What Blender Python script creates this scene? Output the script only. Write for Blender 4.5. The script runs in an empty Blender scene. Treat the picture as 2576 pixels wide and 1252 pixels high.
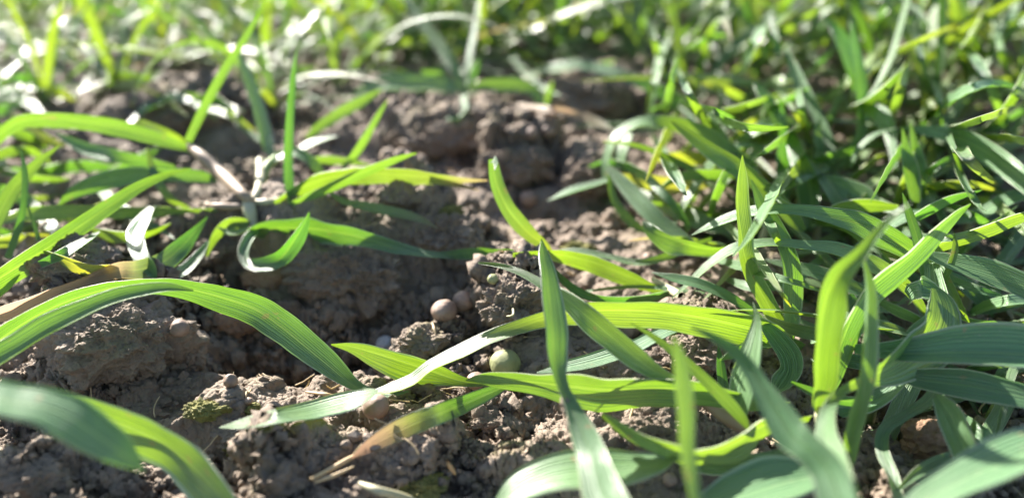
import bpy, math, random
import numpy as np
from mathutils import Vector
R = math.radians
rng = random.Random(11)
MM = 0.001
C = bpy.context.scene.collection
scene = bpy.context.scene

# ---------------------------------------------------------------- camera
CAM_H = 0.062
PITCH = R(26.0)
F = 1932.0                      # focal length in reference pixels, frame 2576 x 1252
CAM = np.array([0.0, 0.0, CAM_H])
FWD = np.array([0.0, math.cos(PITCH), -math.sin(PITCH)])
RGT = np.array([1.0, 0.0, 0.0])
UP = np.array([0.0, math.sin(PITCH), math.cos(PITCH)])
cd = bpy.data.cameras.new('camera')
cam = bpy.data.objects.new('camera', cd)
C.objects.link(cam)
cam.location = tuple(CAM)
cam.rotation_euler = (R(90) - PITCH, 0, 0)
cd.sensor_width = 36.0
cd.lens = 27.0
cd.clip_start = 0.005
cd.clip_end = 500.0
cd.dof.use_dof = True
cd.dof.focus_distance = 0.099
cd.dof.aperture_fstop = 27.0 / 2.2
scene.camera = cam

# ---------------------------------------------------------------- light
SUN_EL, SUN_AZ = R(29), R(-38)          # azimuth measured from +Y towards +X
SUN = np.array([math.sin(SUN_AZ) * math.cos(SUN_EL), math.cos(SUN_AZ) * math.cos(SUN_EL), math.sin(SUN_EL)])
world = bpy.data.worlds.new("World")
scene.world = world
world.use_nodes = True
nt = world.node_tree
bg = nt.nodes['Background']
sky = nt.nodes.new('ShaderNodeTexSky')
sky.sky_type = 'NISHITA'
sky.sun_disc = False
sky.sun_elevation = SUN_EL
sky.sun_rotation = SUN_AZ
nt.links.new(sky.outputs[0], bg.inputs[0])
bg.inputs[1].default_value = 0.06
sl = bpy.data.lights.new('sun', 'SUN')
sl.energy = 5.0
sl.angle = R(0.5)
sl.color = (1.0, 0.94, 0.86)
so = bpy.data.objects.new('sun', sl)
C.objects.link(so)
so.rotation_euler = Vector(tuple(SUN)).to_track_quat('Z', 'Y').to_euler()
scene.view_settings.view_transform = 'Standard'
scene.view_settings.look = 'None'
scene.view_settings.gamma = 1.0
scene.view_settings.exposure = 2.1
scene.render.engine = 'CYCLES'
scene.cycles.use_denoising = True
scene.cycles.max_bounces = 8
scene.cycles.transmission_bounces = 6
scene.cycles.diffuse_bounces = 4
scene.cycles.sample_clamp_indirect = 8.0

# ---------------------------------------------------------------- projection helpers
def ray(px, py):
    return FWD + ((px - 1288.0) / F) * RGT - ((py - 626.0) / F) * UP
def at_h(px, py, h):            # point of the ray at height h (metres)
    d = ray(px, py)
    return CAM + d * ((h - CAM_H) / d[2])
def at_d(px, py, d):
    return CAM + ray(px, py) * d

# ---------------------------------------------------------------- noise
def _hash(ix, iy, iz, seed):
    h = (ix.astype(np.int64) * 374761393 + iy.astype(np.int64) * 668265263 + iz.astype(np.int64) * 2147483647 + seed * 1274126177) & 0xffffffff
    h = ((h ^ (h >> 13)) * 1274126177) & 0xffffffff
    h = ((h ^ (h >> 15)) * 2246822519) & 0xffffffff
    return (h ^ (h >> 16)) & 0xffffffff
_G = np.array([[1,1,0],[-1,1,0],[1,-1,0],[-1,-1,0],[1,0,1],[-1,0,1],[1,0,-1],[-1,0,-1],[0,1,1],[0,-1,1],[0,1,-1],[0,-1,-1],[1,1,0],[-1,1,0],[0,-1,1],[0,-1,-1]], dtype=np.float64)
def noise(x, y, z=0.0, seed=0):
    x = np.asarray(x, dtype=np.float64); y = np.asarray(y, dtype=np.float64)
    z = np.broadcast_to(np.asarray(z, dtype=np.float64), x.shape)
    xi, yi, zi = np.floor(x), np.floor(y), np.floor(z)
    fx, fy, fz = x - xi, y - yi, z - zi
    u, v, w = (t * t * t * (t * (t * 6 - 15) + 10) for t in (fx, fy, fz))
    out = 0
    for dx in (0, 1):
        for dy in (0, 1):
            for dz in (0, 1):
                g = _G[(_hash(xi + dx, yi + dy, zi + dz, seed) & 15).astype(np.int64)]
                d = g[..., 0] * (fx - dx) + g[..., 1] * (fy - dy) + g[..., 2] * (fz - dz)
                wt = (u if dx else 1 - u) * (v if dy else 1 - v) * (w if dz else 1 - w)
                out = out + wt * d
    return out
def worley(x, y, seed=0):
    x = np.asarray(x, dtype=np.float64); y = np.asarray(y, dtype=np.float64)
    xi, yi = np.floor(x), np.floor(y)
    best = np.full(x.shape, 9.0)
    for dx in (-1, 0, 1):
        for dy in (-1, 0, 1):
            cx, cy = xi + dx, yi + dy
            h = _hash(cx, cy, cx * 0, seed)
            px = cx + (h & 1023) / 1023.0
            py = cy + ((h >> 10) & 1023) / 1023.0
            r = 0.6 + 0.8 * ((h >> 20) & 255) / 255.0
            best = np.minimum(best, ((px - x) ** 2 + (py - y) ** 2) / (r * r))
    return best
def sstep(a, b, t):
    t = np.clip((t - a) / (b - a), 0, 1)
    return t * t * (3 - 2 * t)

# ---------------------------------------------------------------- terrain heights
# (px, py of the foot of the bump on the ground, rx mm, ry mm, height mm, edge softness, rotation deg)
BUMPS = [
    (290, 905, 12, 8, 9.5, .5, 10), (480, 930, 4, 4, 4, .8, 0), (130, 1010, 9, 6, 3.5, .6, 0),
    (860, 700, 24, 10, 9.5, .35, -8), (1110, 640, 9, 8, 6, .5, 0),
    (700, 930, 20, 9, -7.5, .7, 0), (1000, 830, 12, 5, -4, .8, 0),
    (1300, 840, 5, 5, 7.5, .5, 0), (1060, 885, 5.5, 4, 5, .7, 0),
    (1110, 385, 17, 9, 9, .25, 5), (1325, 460, 10, 7, 11, .3, 0), (1500, 495, 7, 6, 7, .4, 0),
    (1400, 560, 12, 7, -4, .8, 0), (1020, 520, 7, 6, 4.5, .3, 0),
    (1140, 1215, 15, 3.2, 3.6, .7, -4), (700, 1215, 6, 4, 5.5, .6, 0), (1290, 1110, 14, 5, -3, .8, 0),
    (1650, 1130, 7, 4, 4, .6, 0), (1760, 930, 6, 5, 5, .5, 0), (1940, 730, 8, 5, 5, .5, 0),
    (180, 690, 12, 8, 4.5, .6, 0), (440, 330, 20, 14, 8, .6, 20), (1500, 275, 26, 12, 8, .3, -6),
    (1500, 215, 26, 12, -4, .6, 0), (100, 1245, 8, 4, 4, .6, 0), (250, 1150, 10, 4, -5, .8, 0),
    (930, 1100, 8, 4, 2.5, .8, 0), (520, 1085, 6, 3, 3.5, .6, 0), (2330, 1040, 9, 6, -4, .8, 0),
    (700, 330, 14, 9, -4, .8, 0), (520, 650, 9, 5, 4, .5, 0), (1240, 1090, 3, 2.5, 3, .5, 0),
]
_B = []
for (px, py, rx, ry, h, s, rot) in BUMPS:
    p = at_h(px, py, 0.0)
    _B.append((p[0], p[1] + ry * MM * .7, rx * MM, ry * MM, h * MM * 1.12, s, R(rot)))
def terrain(x, y):
    x = np.asarray(x, dtype=np.float64); y = np.asarray(y, dtype=np.float64)
    wx = x + 0.0035 * noise(x * 110, y * 110, 0, 3) + 0.0016 * noise(x * 330, y * 330, 0, 4) + .0006 * noise(x * 900, y * 900, 0, 14)
    wy = y + 0.0035 * noise(x * 110, y * 110, 7.3, 5) + 0.0016 * noise(x * 330, y * 330, 2.2, 6) + .0006 * noise(x * 900, y * 900, 0, 15)
    z = 0.0035 * noise(wx * 18, wy * 18, 0, 1) + 0.004 * noise(wx * 55, wy * 55, 0, 2)
    b = noise(wx * 120, wy * 120, 0, 8)
    far = sstep(.17, .3, y)
    z = z + (0.0022 + .002 * far) * (np.sqrt(b * b + .004) * -1.6 + .5)
    for (bx, by, rx, ry, h, s, rot) in _B:
        dx, dy = wx - bx, wy - by
        c, sn = math.cos(rot), math.sin(rot)
        u, v = (dx * c + dy * sn) / rx, (-dx * sn + dy * c) / ry
        r = (np.abs(u) ** 2.6 + np.abs(v) ** 2.6) ** (1 / 2.6)
        z = z + h * (1 - sstep(1 - s, 1 + s * .5, r))
    return z
def terr1(p):
    return float(terrain(np.array([p[0]]), np.array([p[1]]))[0])

# ---------------------------------------------------------------- tagging
def tag(o, label=None, cat=None, group=None, kind=None):
    if label: o['label'] = label
    if cat: o['category'] = cat
    if group: o['group'] = group
    if kind: o['kind'] = kind
    return o
def link(name, me, mat, parent=None, loc=None):
    o = bpy.data.objects.new(name, me)
    C.objects.link(o)
    if mat and not me.materials: me.materials.append(mat)
    if parent: o.parent = parent
    if loc is not None: o.location = tuple(loc)
    return o
def empty(name, loc):
    o = bpy.data.objects.new(name, None)
    C.objects.link(o); o.location = tuple(loc); o.empty_display_size = .005
    return o
def np_mesh(name, verts, faces, smooth=True):
    me = bpy.data.meshes.new(name)
    verts = np.asarray(verts, dtype=np.float32); faces = np.asarray(faces, dtype=np.int32)
    me.vertices.add(len(verts)); me.vertices.foreach_set('co', verts.ravel())
    k = faces.shape[1]
    me.loops.add(faces.size); me.loops.foreach_set('vertex_index', faces.ravel())
    me.polygons.add(len(faces)); me.polygons.foreach_set('loop_start', np.arange(0, faces.size, k, dtype=np.int32))
    me.polygons.foreach_set('loop_total', np.full(len(faces), k, dtype=np.int32))
    me.update(calc_edges=True)
    me.polygons.foreach_set('use_smooth', np.full(len(faces), smooth))
    return me

# ---------------------------------------------------------------- materials
def newmat(name):
    m = bpy.data.materials.new(name); m.use_nodes = True
    t = m.node_tree
    return m, t, t.nodes['Principled BSDF'], t.nodes['Material Output']
def node(t, typ, **kw):
    n = t.nodes.new(typ)
    for k, v in kw.items(): setattr(n, k, v)
    return n
def ramp(t, stops):
    r = t.nodes.new('ShaderNodeValToRGB'); e = r.color_ramp.elements
    while len(e) < len(stops): e.new(.5)
    for i, (p, c) in enumerate(stops):
        e[i].position = p; e[i].color = (*c, 1)
    return r
def mixc(t, fac, a, b, mode='MIX'):
    m = t.nodes.new('ShaderNodeMix'); m.data_type = 'RGBA'; m.blend_type = mode
    for i, v in ((0, fac), (6, a), (7, b)):
        if hasattr(v, 'is_linked') or hasattr(v, 'links'): t.links.new(v, m.inputs[i])
        elif isinstance(v, (int, float)): m.inputs[i].default_value = v
        else: m.inputs[i].default_value = (*v, 1)
    return m.outputs[2]
def math_(t, op, a, b=None, c=None):
    m = t.nodes.new('ShaderNodeMath'); m.operation = op
    for i, v in enumerate((a, b, c)):
        if v is None: continue
        if isinstance(v, (int, float)): m.inputs[i].default_value = v
        else: t.links.new(v, m.inputs[i])
    return m.outputs[0]
def noise_n(t, vec, scale, detail=4, rough=.6):
    n = t.nodes.new('ShaderNodeTexNoise'); n.inputs['Scale'].default_value = scale
    n.inputs['Detail'].default_value = detail; n.inputs['Roughness'].default_value = rough
    t.links.new(vec, n.inputs['Vector'])
    return n.outputs['Fac']

def soil_material(name, a, b, c, moss=.0, bump=.5):
    m, t, p, out = newmat(name)
    geo = node(t, 'ShaderNodeNewGeometry'); pos = geo.outputs['Position']
    r = ramp(t, [(.3, a), (.5, b), (.72, c)])
    t.links.new(noise_n(t, pos, 90, 6, .65), r.inputs[0])
    col = r.outputs[0]
    speck = ramp(t, [(.62, (0, 0, 0)), (.72, (1, 1, 1))])
    t.links.new(noise_n(t, pos, 900, 3, .6), speck.inputs[0])
    col = mixc(t, math_(t, 'MULTIPLY', speck.outputs[0], .35), col, (.34, .25, .19))
    dk = ramp(t, [(.28, (1, 1, 1)), (.4, (0, 0, 0))])
    t.links.new(noise_n(t, pos, 420, 4, .6), dk.inputs[0])
    col = mixc(t, math_(t, 'MULTIPLY', dk.outputs[0], .45), col, (.07, .052, .05))
    if moss:
        mr = ramp(t, [(.56, (0, 0, 0)), (.68, (1, 1, 1))])
        t.links.new(noise_n(t, pos, 70, 5, .7), mr.inputs[0])
        sep = node(t, 'ShaderNodeSeparateXYZ'); t.links.new(geo.outputs['Normal'], sep.inputs[0])
        up = ramp(t, [(.25, (0, 0, 0)), (.75, (1, 1, 1))]); t.links.new(sep.outputs[2], up.inputs[0])
        f = math_(t, 'MULTIPLY', math_(t, 'MULTIPLY', mr.outputs[0], up.outputs[0]), moss)
        col = mixc(t, f, col, (.24, .22, .07))
    t.links.new(col, p.inputs['Base Color'])
    p.inputs['Roughness'].default_value = .75
    p.inputs['Specular IOR Level'].default_value = .35
    bn = node(t, 'ShaderNodeBump'); bn.inputs['Strength'].default_value = bump; bn.inputs['Distance'].default_value = .0010
    h = math_(t, 'ADD', noise_n(t, pos, 1500, 5, .7), math_(t, 'MULTIPLY', noise_n(t, pos, 500, 3, .6), 1.2))
    t.links.new(h, bn.inputs['Height']); t.links.new(bn.outputs[0], p.inputs['Normal'])
    return m
SOIL = soil_material('damp_soil', (.150, .115, .087), (.245, .190, .144), (.39, .31, .24), .55, .8)
CLOD = soil_material('clod_soil', (.150, .115, .087), (.245, .190, .144), (.39, .31, .24), .45, .8)
BROWN = soil_material('brown_stone', (.17, .10, .06), (.25, .155, .095), (.33, .22, .15), 0, .35)
MOSS = soil_material('moss_soil', (.15, .13, .055), (.25, .235, .07), (.36, .34, .10), 0, 1.0)

def leaf_material():
    m, t, p, out = newmat('leaf')
    at = node(t, 'ShaderNodeAttribute'); at.attribute_name = 'tint'     # r dry, g yellow, b per-leaf random
    sp = node(t, 'ShaderNodeSeparateColor'); t.links.new(at.outputs['Color'], sp.inputs[0])
    dry, yel, rnd = sp.outputs[0], sp.outputs[1], sp.outputs[2]
    uv = node(t, 'ShaderNodeUVMap'); su = node(t, 'ShaderNodeSeparateXYZ'); t.links.new(uv.outputs[0], su.inputs[0])
    u, v = su.outputs[0], su.outputs[1]
    geo = node(t, 'ShaderNodeNewGeometry'); pos = geo.outputs['Position']
    # veins: u in 0..1 across, v in metres along
    wob = noise_n(t, pos, 60, 2, .5)
    cu = node(t, 'ShaderNodeCombineXYZ'); t.links.new(math_(t, 'MULTIPLY', u, 6.0), cu.inputs[0]); t.links.new(math_(t, 'MULTIPLY', rnd, 50.0), cu.inputs[1]); t.links.new(math_(t, 'MULTIPLY', v, 14.0), cu.inputs[2])
    wob2 = noise_n(t, cu.outputs[0], 1.0, 2, .5)
    uu = math_(t, 'ADD', u, math_(t, 'ADD', math_(t, 'MULTIPLY', wob, .03), math_(t, 'MULTIPLY', wob2, .16)))
    wv = math_(t, 'SINE', math_(t, 'MULTIPLY', uu, 2 * math.pi * 13))
    wv = math_(t, 'ADD', math_(t, 'MULTIPLY', wv, .5), .5)               # 0 groove, 1 rib
    mid = math_(t, 'ABSOLUTE', math_(t, 'SUBTRACT', u, .5))
    midr = ramp(t, [(.0, (1, 1, 1)), (.045, (0, 0, 0))]); t.links.new(mid, midr.inputs[0])
    edge = ramp(t, [(.462, (0, 0, 0)), (.492, (1, 1, 1))]); t.links.new(mid, edge.inputs[0])
    # streaks stretched along the blade
    cmb = node(t, 'ShaderNodeCombineXYZ'); t.links.new(math_(t, 'MULTIPLY', u, 5.0), cmb.inputs[0])
    t.links.new(math_(t, 'MULTIPLY', v, 120.0), cmb.inputs[1]); t.links.new(math_(t, 'MULTIPLY', rnd, 37.0), cmb.inputs[2])
    st = noise_n(t, cmb.outputs[0], 1.4, 4, .65)
    blo = noise_n(t, pos, 130, 4, .6)
    wv = math_(t, 'SUBTRACT', 1.0, math_(t, 'MULTIPLY', math_(t, 'SUBTRACT', 1.0, wv), math_(t, 'MULTIPLY', math_(t, 'ADD', st, -.12), 1.7)))
    cd2 = node(t, 'ShaderNodeCombineXYZ'); t.links.new(math_(t, 'MULTIPLY', u, 26.0), cd2.inputs[0]); t.links.new(math_(t, 'MULTIPLY', v, 1500.0), cd2.inputs[1]); t.links.new(math_(t, 'MULTIPLY', rnd, 91.0), cd2.inputs[2])
    dst = ramp(t, [(.64, (0, 0, 0)), (.71, (1, 1, 1))]); t.links.new(noise_n(t, cd2.outputs[0], 1.0, 3, .6), dst.inputs[0])
    # reflected colour
    g = mixc(t, rnd, (.045, .110, .052), (.075, .145, .055))
    g = mixc(t, math_(t, 'MULTIPLY', st, .5), g, (.10, .18, .08))
    g = mixc(t, math_(t, 'MULTIPLY', wv, .4), g, (.115, .20, .10))
    g = mixc(t, math_(t, 'MULTIPLY', midr.outputs[0], .4), g, (.16, .26, .12))
    yy = math_(t, 'MULTIPLY', yel, math_(t, 'ADD', .4, blo))
    g = mixc(t, yy, g, (.34, .30, .05))
    dd = math_(t, 'MINIMUM', math_(t, 'MULTIPLY', dry, math_(t, 'ADD', .55, blo)), 1.0)
    drc = mixc(t, st, (.12, .075, .05), (.30, .22, .155))
    g = mixc(t, dd, g, drc)
    g = mixc(t, math_(t, 'MULTIPLY', edge.outputs[0], .55), g, (.42, .40, .30))  # sunlit rim highlight painted into the colour of both margins
    g = mixc(t, math_(t, 'MULTIPLY', dst.outputs[0], .5), g, (.33, .30, .22))
    # brown pin spots
    spt = ramp(t, [(.70, (0, 0, 0)), (.74, (1, 1, 1))]); t.links.new(noise_n(t, pos, 520, 2, .5), spt.inputs[0])
    g = mixc(t, math_(t, 'MULTIPLY', spt.outputs[0], .6), g, (.20, .14, .07))
    t.links.new(g, p.inputs['Base Color'])
    rr = ramp(t, [(.2, (.34,) * 3), (.8, (.56,) * 3)]); t.links.new(st, rr.inputs[0])
    t.links.new(rr.outputs[0], p.inputs['Roughness'])
    p.inputs['Specular IOR Level'].default_value = .7
    # transmitted colour
    tg = mixc(t, rnd, (.040, .115, .006), (.105, .160, .004))
    tg = mixc(t, math_(t, 'MULTIPLY', math_(t, 'POWER', math_(t, 'SUBTRACT', 1.0, wv), 1.5), 1.0), tg, (.014, .042, .005))
    tg = mixc(t, math_(t, 'MULTIPLY', midr.outputs[0], .35), tg, (.20, .28, .03))
    tg = mixc(t, yy, tg, (.34, .25, .012))
    tg = mixc(t, dd, tg, (.27, .165, .10))
    tg = mixc(t, math_(t, 'MULTIPLY', spt.outputs[0], .7), tg, (.10, .10, .02))
    tg = mixc(t, math_(t, 'MULTIPLY', dst.outputs[0], .45), tg, (.05, .07, .01))
    tr = node(t, 'ShaderNodeBsdfTranslucent'); t.links.new(tg, tr.inputs[0])
    bn = node(t, 'ShaderNodeBump'); bn.inputs['Strength'].default_value = .9; bn.inputs['Distance'].default_value = .00016
    hh = math_(t, 'ADD', wv, math_(t, 'MULTIPLY', st, .8))
    t.links.new(hh, bn.inputs['Height']); t.links.new(bn.outputs[0], p.inputs['Normal'])
    bn2 = node(t, 'ShaderNodeBump'); bn2.inputs['Strength'].default_value = .3; bn2.inputs['Distance'].default_value = .0001
    t.links.new(hh, bn2.inputs['Height']); t.links.new(bn2.outputs[0], tr.inputs['Normal'])
    mx = node(t, 'ShaderNodeAddShader')
    t.links.new(p.outputs[0], mx.inputs[0]); t.links.new(tr.outputs[0], mx.inputs[1])
    t.links.new(mx.outputs[0], out.inputs[0])
    return m
LEAF = leaf_material()
def stem_material(name, a, b):
    m, t, p, out = newmat(name)
    tc = node(t, 'ShaderNodeNewGeometry')
    mp = node(t, 'ShaderNodeMapping'); t.links.new(tc.outputs['Position'], mp.inputs[0]); mp.inputs['Scale'].default_value = (400, 400, 60)
    c = mixc(t, noise_n(t, mp.outputs[0], 1.2, 3, .6), a, b)
    t.links.new(c, p.inputs['Base Color'])
    p.inputs['Roughness'].default_value = .6
    p.inputs['Subsurface Weight'].default_value = .1
    p.inputs['Subsurface Radius'].default_value = (.001, .0008, .0004)
    p.inputs['Subsurface Scale'].default_value = 1.0
    return m
SHEATH = stem_material('sheath', (.22, .13, .10), (.34, .27, .17))
PALE = stem_material('pale_sheath', (.32, .31, .18), (.48, .44, .30))
GSTEM = stem_material('green_sheath', (.14, .24, .06), (.26, .32, .12))
STRAW = stem_material('straw', (.35, .25, .14), (.55, .42, .25))
def pellet_material(name, a, b, rough=.6):
    m, t, p, out = newmat(name)
    geo = node(t, 'ShaderNodeNewGeometry'); pos = geo.outputs['Position']
    r = ramp(t, [(.35, a), (.65, b)]); t.links.new(noise_n(t, pos, 350, 5, .6), r.inputs[0])
    sp_ = ramp(t, [(.66, (0, 0, 0)), (.7, (1, 1, 1))]); t.links.new(noise_n(t, pos, 1300, 2, .5), sp_.inputs[0])
    col = mixc(t, math_(t, 'MULTIPLY', sp_.outputs[0], .5), r.outputs[0], (.10, .075, .06))
    t.links.new(col, p.inputs['Base Color']); p.inputs['Roughness'].default_value = rough
    bn = node(t, 'ShaderNodeBump'); bn.inputs['Strength'].default_value = .5; bn.inputs['Distance'].default_value = .0002
    t.links.new(noise_n(t, pos, 1100, 4, .6), bn.inputs['Height']); t.links.new(bn.outputs[0], p.inputs['Normal'])
    return m
PEL_TAN = pellet_material('tan_pellet', (.20, .135, .10), (.31, .22, .165))
PEL_GREEN = pellet_material('green_pellet', (.20, .22, .09), (.30, .31, .15))
PEL_GREY = pellet_material('grey_pellet', (.36, .34, .34), (.48, .46, .45), .55)

# ---------------------------------------------------------------- ground
def build_ground():
    pys = np.concatenate([np.arange(1335, -80, -1.9), np.linspace(-82, -306, 60)])
    ys = []; ss = []
    for py in pys:
        p = at_h(1288, py, 0.0); ys.append(p[1]); ss.append((p - CAM) @ FWD)
    ys, ss = np.array(ys), np.array(ss)
    near = np.linspace(-.6, ys[0] - .001, 70); nears = np.full(70, ss[0])
    far = np.geomspace(ys[-1] * 1.2, 150, 16); fars = far * math.cos(PITCH)
    ys = np.concatenate([near, ys, far]); ss = np.concatenate([nears, ss, fars])
    uc = np.linspace(-.86, .86, 1340)
    ul = -np.geomspace(.865, 9, 60)[::-1]
    us = np.concatenate([ul, uc, -ul[::-1]])
    X = ss[:, None] * us[None, :]; Y = np.repeat(ys[:, None], len(us), 1)
    Z = terrain(X, Y)
    # fine granular clumps: displaced along the surface normal so that faces get texture and small overhangs
    P = np.stack([X, Y, Z], -1)
    for (f, a, kind) in ((170, .0014, 0), (330, .0012, 0), (620, .00055, 1), (1150, .00038, 0), (1900, .00028, 1), (3300, .00024, 0)):
        du = np.gradient(P, axis=1); dv = np.gradient(P, axis=0)
        N = np.cross(du, dv); L = np.linalg.norm(N, axis=-1, keepdims=True); L[L == 0] = 1; N /= L
        x, y, z = P[..., 0] * f, P[..., 1] * f, P[..., 2] * f
        n = noise(x, y, z, 20 + kind)
        if kind:      # rounded crumbs
            n2 = worley(x * .8 + .5 * noise(x * .7, y * .7, z, 31) + z * .5, y * .8 - z * .6, 9)
            n = .9 * n + .75 * (.45 - np.minimum(n2, .9))
        if f in (170, 330): n = n - .9 * np.exp(-(noise(x * .6 + 5, y * .6, z * .6, 33) / .035) ** 2) * .5   # cracks
        rough = .35 + .9 * sstep(-.25, .25, noise(P[..., 0] * 45, P[..., 1] * 45, 0, 40))
        P = P + N * (a * 1.5 * n * rough)[..., None]
    nr, nc = X.shape
    idx = np.arange(nr * nc).reshape(nr, nc)
    q = np.stack([idx[:-1, :-1], idx[:-1, 1:], idx[1:, 1:], idx[1:, :-1]], -1).reshape(-1, 4)
    me = np_mesh('ground', P.reshape(-1, 3), q)
    o = link('ground', me, SOIL)
    tag(o, 'crumbly damp brown soil of the wheat field', 'soil', kind='structure')
build_ground()

# ---------------------------------------------------------------- lumps: clods, stones, moss, pellets
def ico(sub):
    import bmesh
    bm = bmesh.new(); bmesh.ops.create_icosphere(bm, subdivisions=sub, radius=1.0)
    v = np.array([x.co[:] for x in bm.verts]); f = np.array([[q.index for q in p.verts] for p in bm.faces]); bm.free()
    return v, f
ICO = {k: ico(k) for k in (1, 2, 3, 4, 6, 7)}
def lump(name, loc, r, mat, seed, sub=6, rough=1.0, facet=.5, fine=1.0, rot=0.0, parent=None):
    """r = (rx, ry, rz) in mm"""
    if sub == 6 and r[0] > 5 and loc[1] < .2: sub = 7
    v, f = ICO[sub]; v = v.copy()
    s = seed * 7.31
    if facet > 0:         # cut flat-ish faces like a broken clod
        rr = random.Random(seed)
        for _ in range(9):
            d = np.array([rr.gauss(0, 1), rr.gauss(0, 1), rr.gauss(0, 1)]); d /= np.linalg.norm(d)
            k = rr.uniform(.62, .9); h = v @ d
            v = v - d[None, :] * (np.clip(h - k, 0, None) * facet)[:, None]
    n = (.26 * noise(v[:, 0] * 1.6 + s, v[:, 1] * 1.6, v[:, 2] * 1.6, seed) - .22 * np.abs(noise(v[:, 0] * 2.7 + s, v[:, 1] * 2.7, v[:, 2] * 2.7, seed + 1)) + .12 * noise(v[:, 0] * 5 + s, v[:, 1] * 5, v[:, 2] * 5, seed + 2)) * rough
    v = v * (1 + n)[:, None]
    n = n + .05 * rough
    P = v * np.array(r)[None, :]                                   # mm
    N = v / np.linalg.norm(v, axis=1, keepdims=True)
    for (fr, a) in ((.28, .9), (.7, .45), (1.5, .34), (2.8, .24), (4.5, .15)):
        q = noise(P[:, 0] * fr + s, P[:, 1] * fr, P[:, 2] * fr, seed + 3)
        q2 = -np.abs(noise(P[:, 0] * fr * .8 + s, P[:, 1] * fr * .8 + 9, P[:, 2] * fr * .8, seed + 5)) * 1.6 + .3
        P = P + N * ((q + q2) * a * fine)[:, None] * min(1, min(r) / 4)
    c, sn = math.cos(rot), math.sin(rot)
    P = np.stack([P[:, 0] * c - P[:, 1] * sn, P[:, 0] * sn + P[:, 1] * c, P[:, 2]], -1) * MM
    me = np_mesh(name, P, f)
    return link(name, me, mat, parent, loc)

def put_lump(name, px, py, hpx, r, mat, seed, label, cat, group=None, sink=.35, **kw):
    """px,py = where the lump's middle shows; it is set on the soil, sunk by `sink` of its height"""
    # march along the view ray until the lump's centre height above the soil is right
    want = r[2] * MM * (1 - 2 * sink)
    d = ray(px, py); t0 = .05; p = None
    for k in range(900):
        q = CAM + d * (t0 + k * .0006)
        if q[2] <= terr1(q) + want: p = q; break
    if p is None: p = at_h(px, py, want)
    o = lump(name, p, r, mat, seed, **kw)
    tag(o, label, cat, group)
    return o

CL = 'soil_clod'; g1 = 'clods of earth between the seedlings'
for a in [
    (880, 700, (9.5, 6, 6.5), CLOD, 3, 'large angular clod with mossy top, above the dark hollow', .25, .8),
    (300, 850, (10, 7, 6.5), CLOD, 5, 'big rounded clod under the arching leaf at left', .35, .5),
    (1310, 415, (9.0, 6, 5.0), CLOD, 7, 'blurred clod with shaded face behind the curled leaf tip', .25, .6),
    (1490, 445, (6, 5, 4.2), CLOD, 9, 'blurred crumbly clod just left of the looping leaf', .3, .5),
    (1290, 765, (5.2, 4.5, 4.0), CLOD, 11, 'sunlit crumbly clod right of the two pellets', .3, .4),
    (1060, 862, (4.4, 3.0, 2.6), CLOD, 13, 'pointed clod in front of the two pellets', .3, .8),
    (1020, 492, (4.6, 4, 2.8), CLOD, 15, 'round blurred clod below the long blade at centre', .3, .5),
    (705, 1205, (3.6, 3, 2.6), CLOD, 17, 'knobbly clod at the bottom edge left of centre', .3, .5),
    (1235, 1060, (3.0, 2.2, 1.6), CLOD, 19, 'small mossy clod beside the withered leaf', .3, .6),
    (1130, 590, (5.5, 4.5, 3.6), CLOD, 21, 'sunlit clod with green algae above the twisted blade', .3, .4),
    (470, 880, (3.2, 2.8, 3.0), CLOD, 23, 'steep crumbly clod at left edge of the dark hollow', .3, .5),
    (1110, 350, (13, 7, 5), CLOD, 25, 'wide blurred clod with dark front at upper centre', .3, .5),
    (1480, 245, (14, 9, 6), CLOD, 27, 'broad blurred clod behind the tan dead leaf', .35, .5),
    (1200, 650, (5, 4, 4), CLOD, 29, 'brown clod in shade under the twisted blade tip', .3, .6),
    (95, 1205, (4, 3, 2.5), CLOD, 31, 'shaded clod in the bottom left corner', .3, .6),
    (2430, 820, (4, 3, 2), CLOD, 33, 'small sunlit clod above the broad leaves at right', .3, .6),
    (1950, 690, (5, 4, 3), CLOD, 35, 'reddish clod shaded behind the two upright blades', .3, .6),
    (1770, 890, (5, 4, 3.4), CLOD, 37, 'crumbly clod under the pale vertical leaf', .3, .5),
    (1640, 1090, (4, 3, 2.5), CLOD, 39, 'crumbly clod right of the near upright blade', .3, .5),
    (540, 640, (5, 4, 3), CLOD, 41, 'clod with yellow algae left of the curled leaf', .3, .5),
    (180, 655, (7, 5, 3), CLOD, 43, 'flat clod below the yellow striped leaf at left', .3, .5),
    (430, 285, (17, 10, 6), CLOD, 45, 'smooth pinkish blurred mound at upper left', .45, .4),
    (600, 1100, (3, 2.4, 2.2), CLOD, 47, 'lump of soil next to the moss tufts', .4, .5),
]:
    px, py, r, m, sd, lb, sk, fc = a
    put_lump(CL, px, py, 0, r, m, sd, lb, 'clod', g1, sink=sk, facet=fc, rough=1.2)
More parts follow.
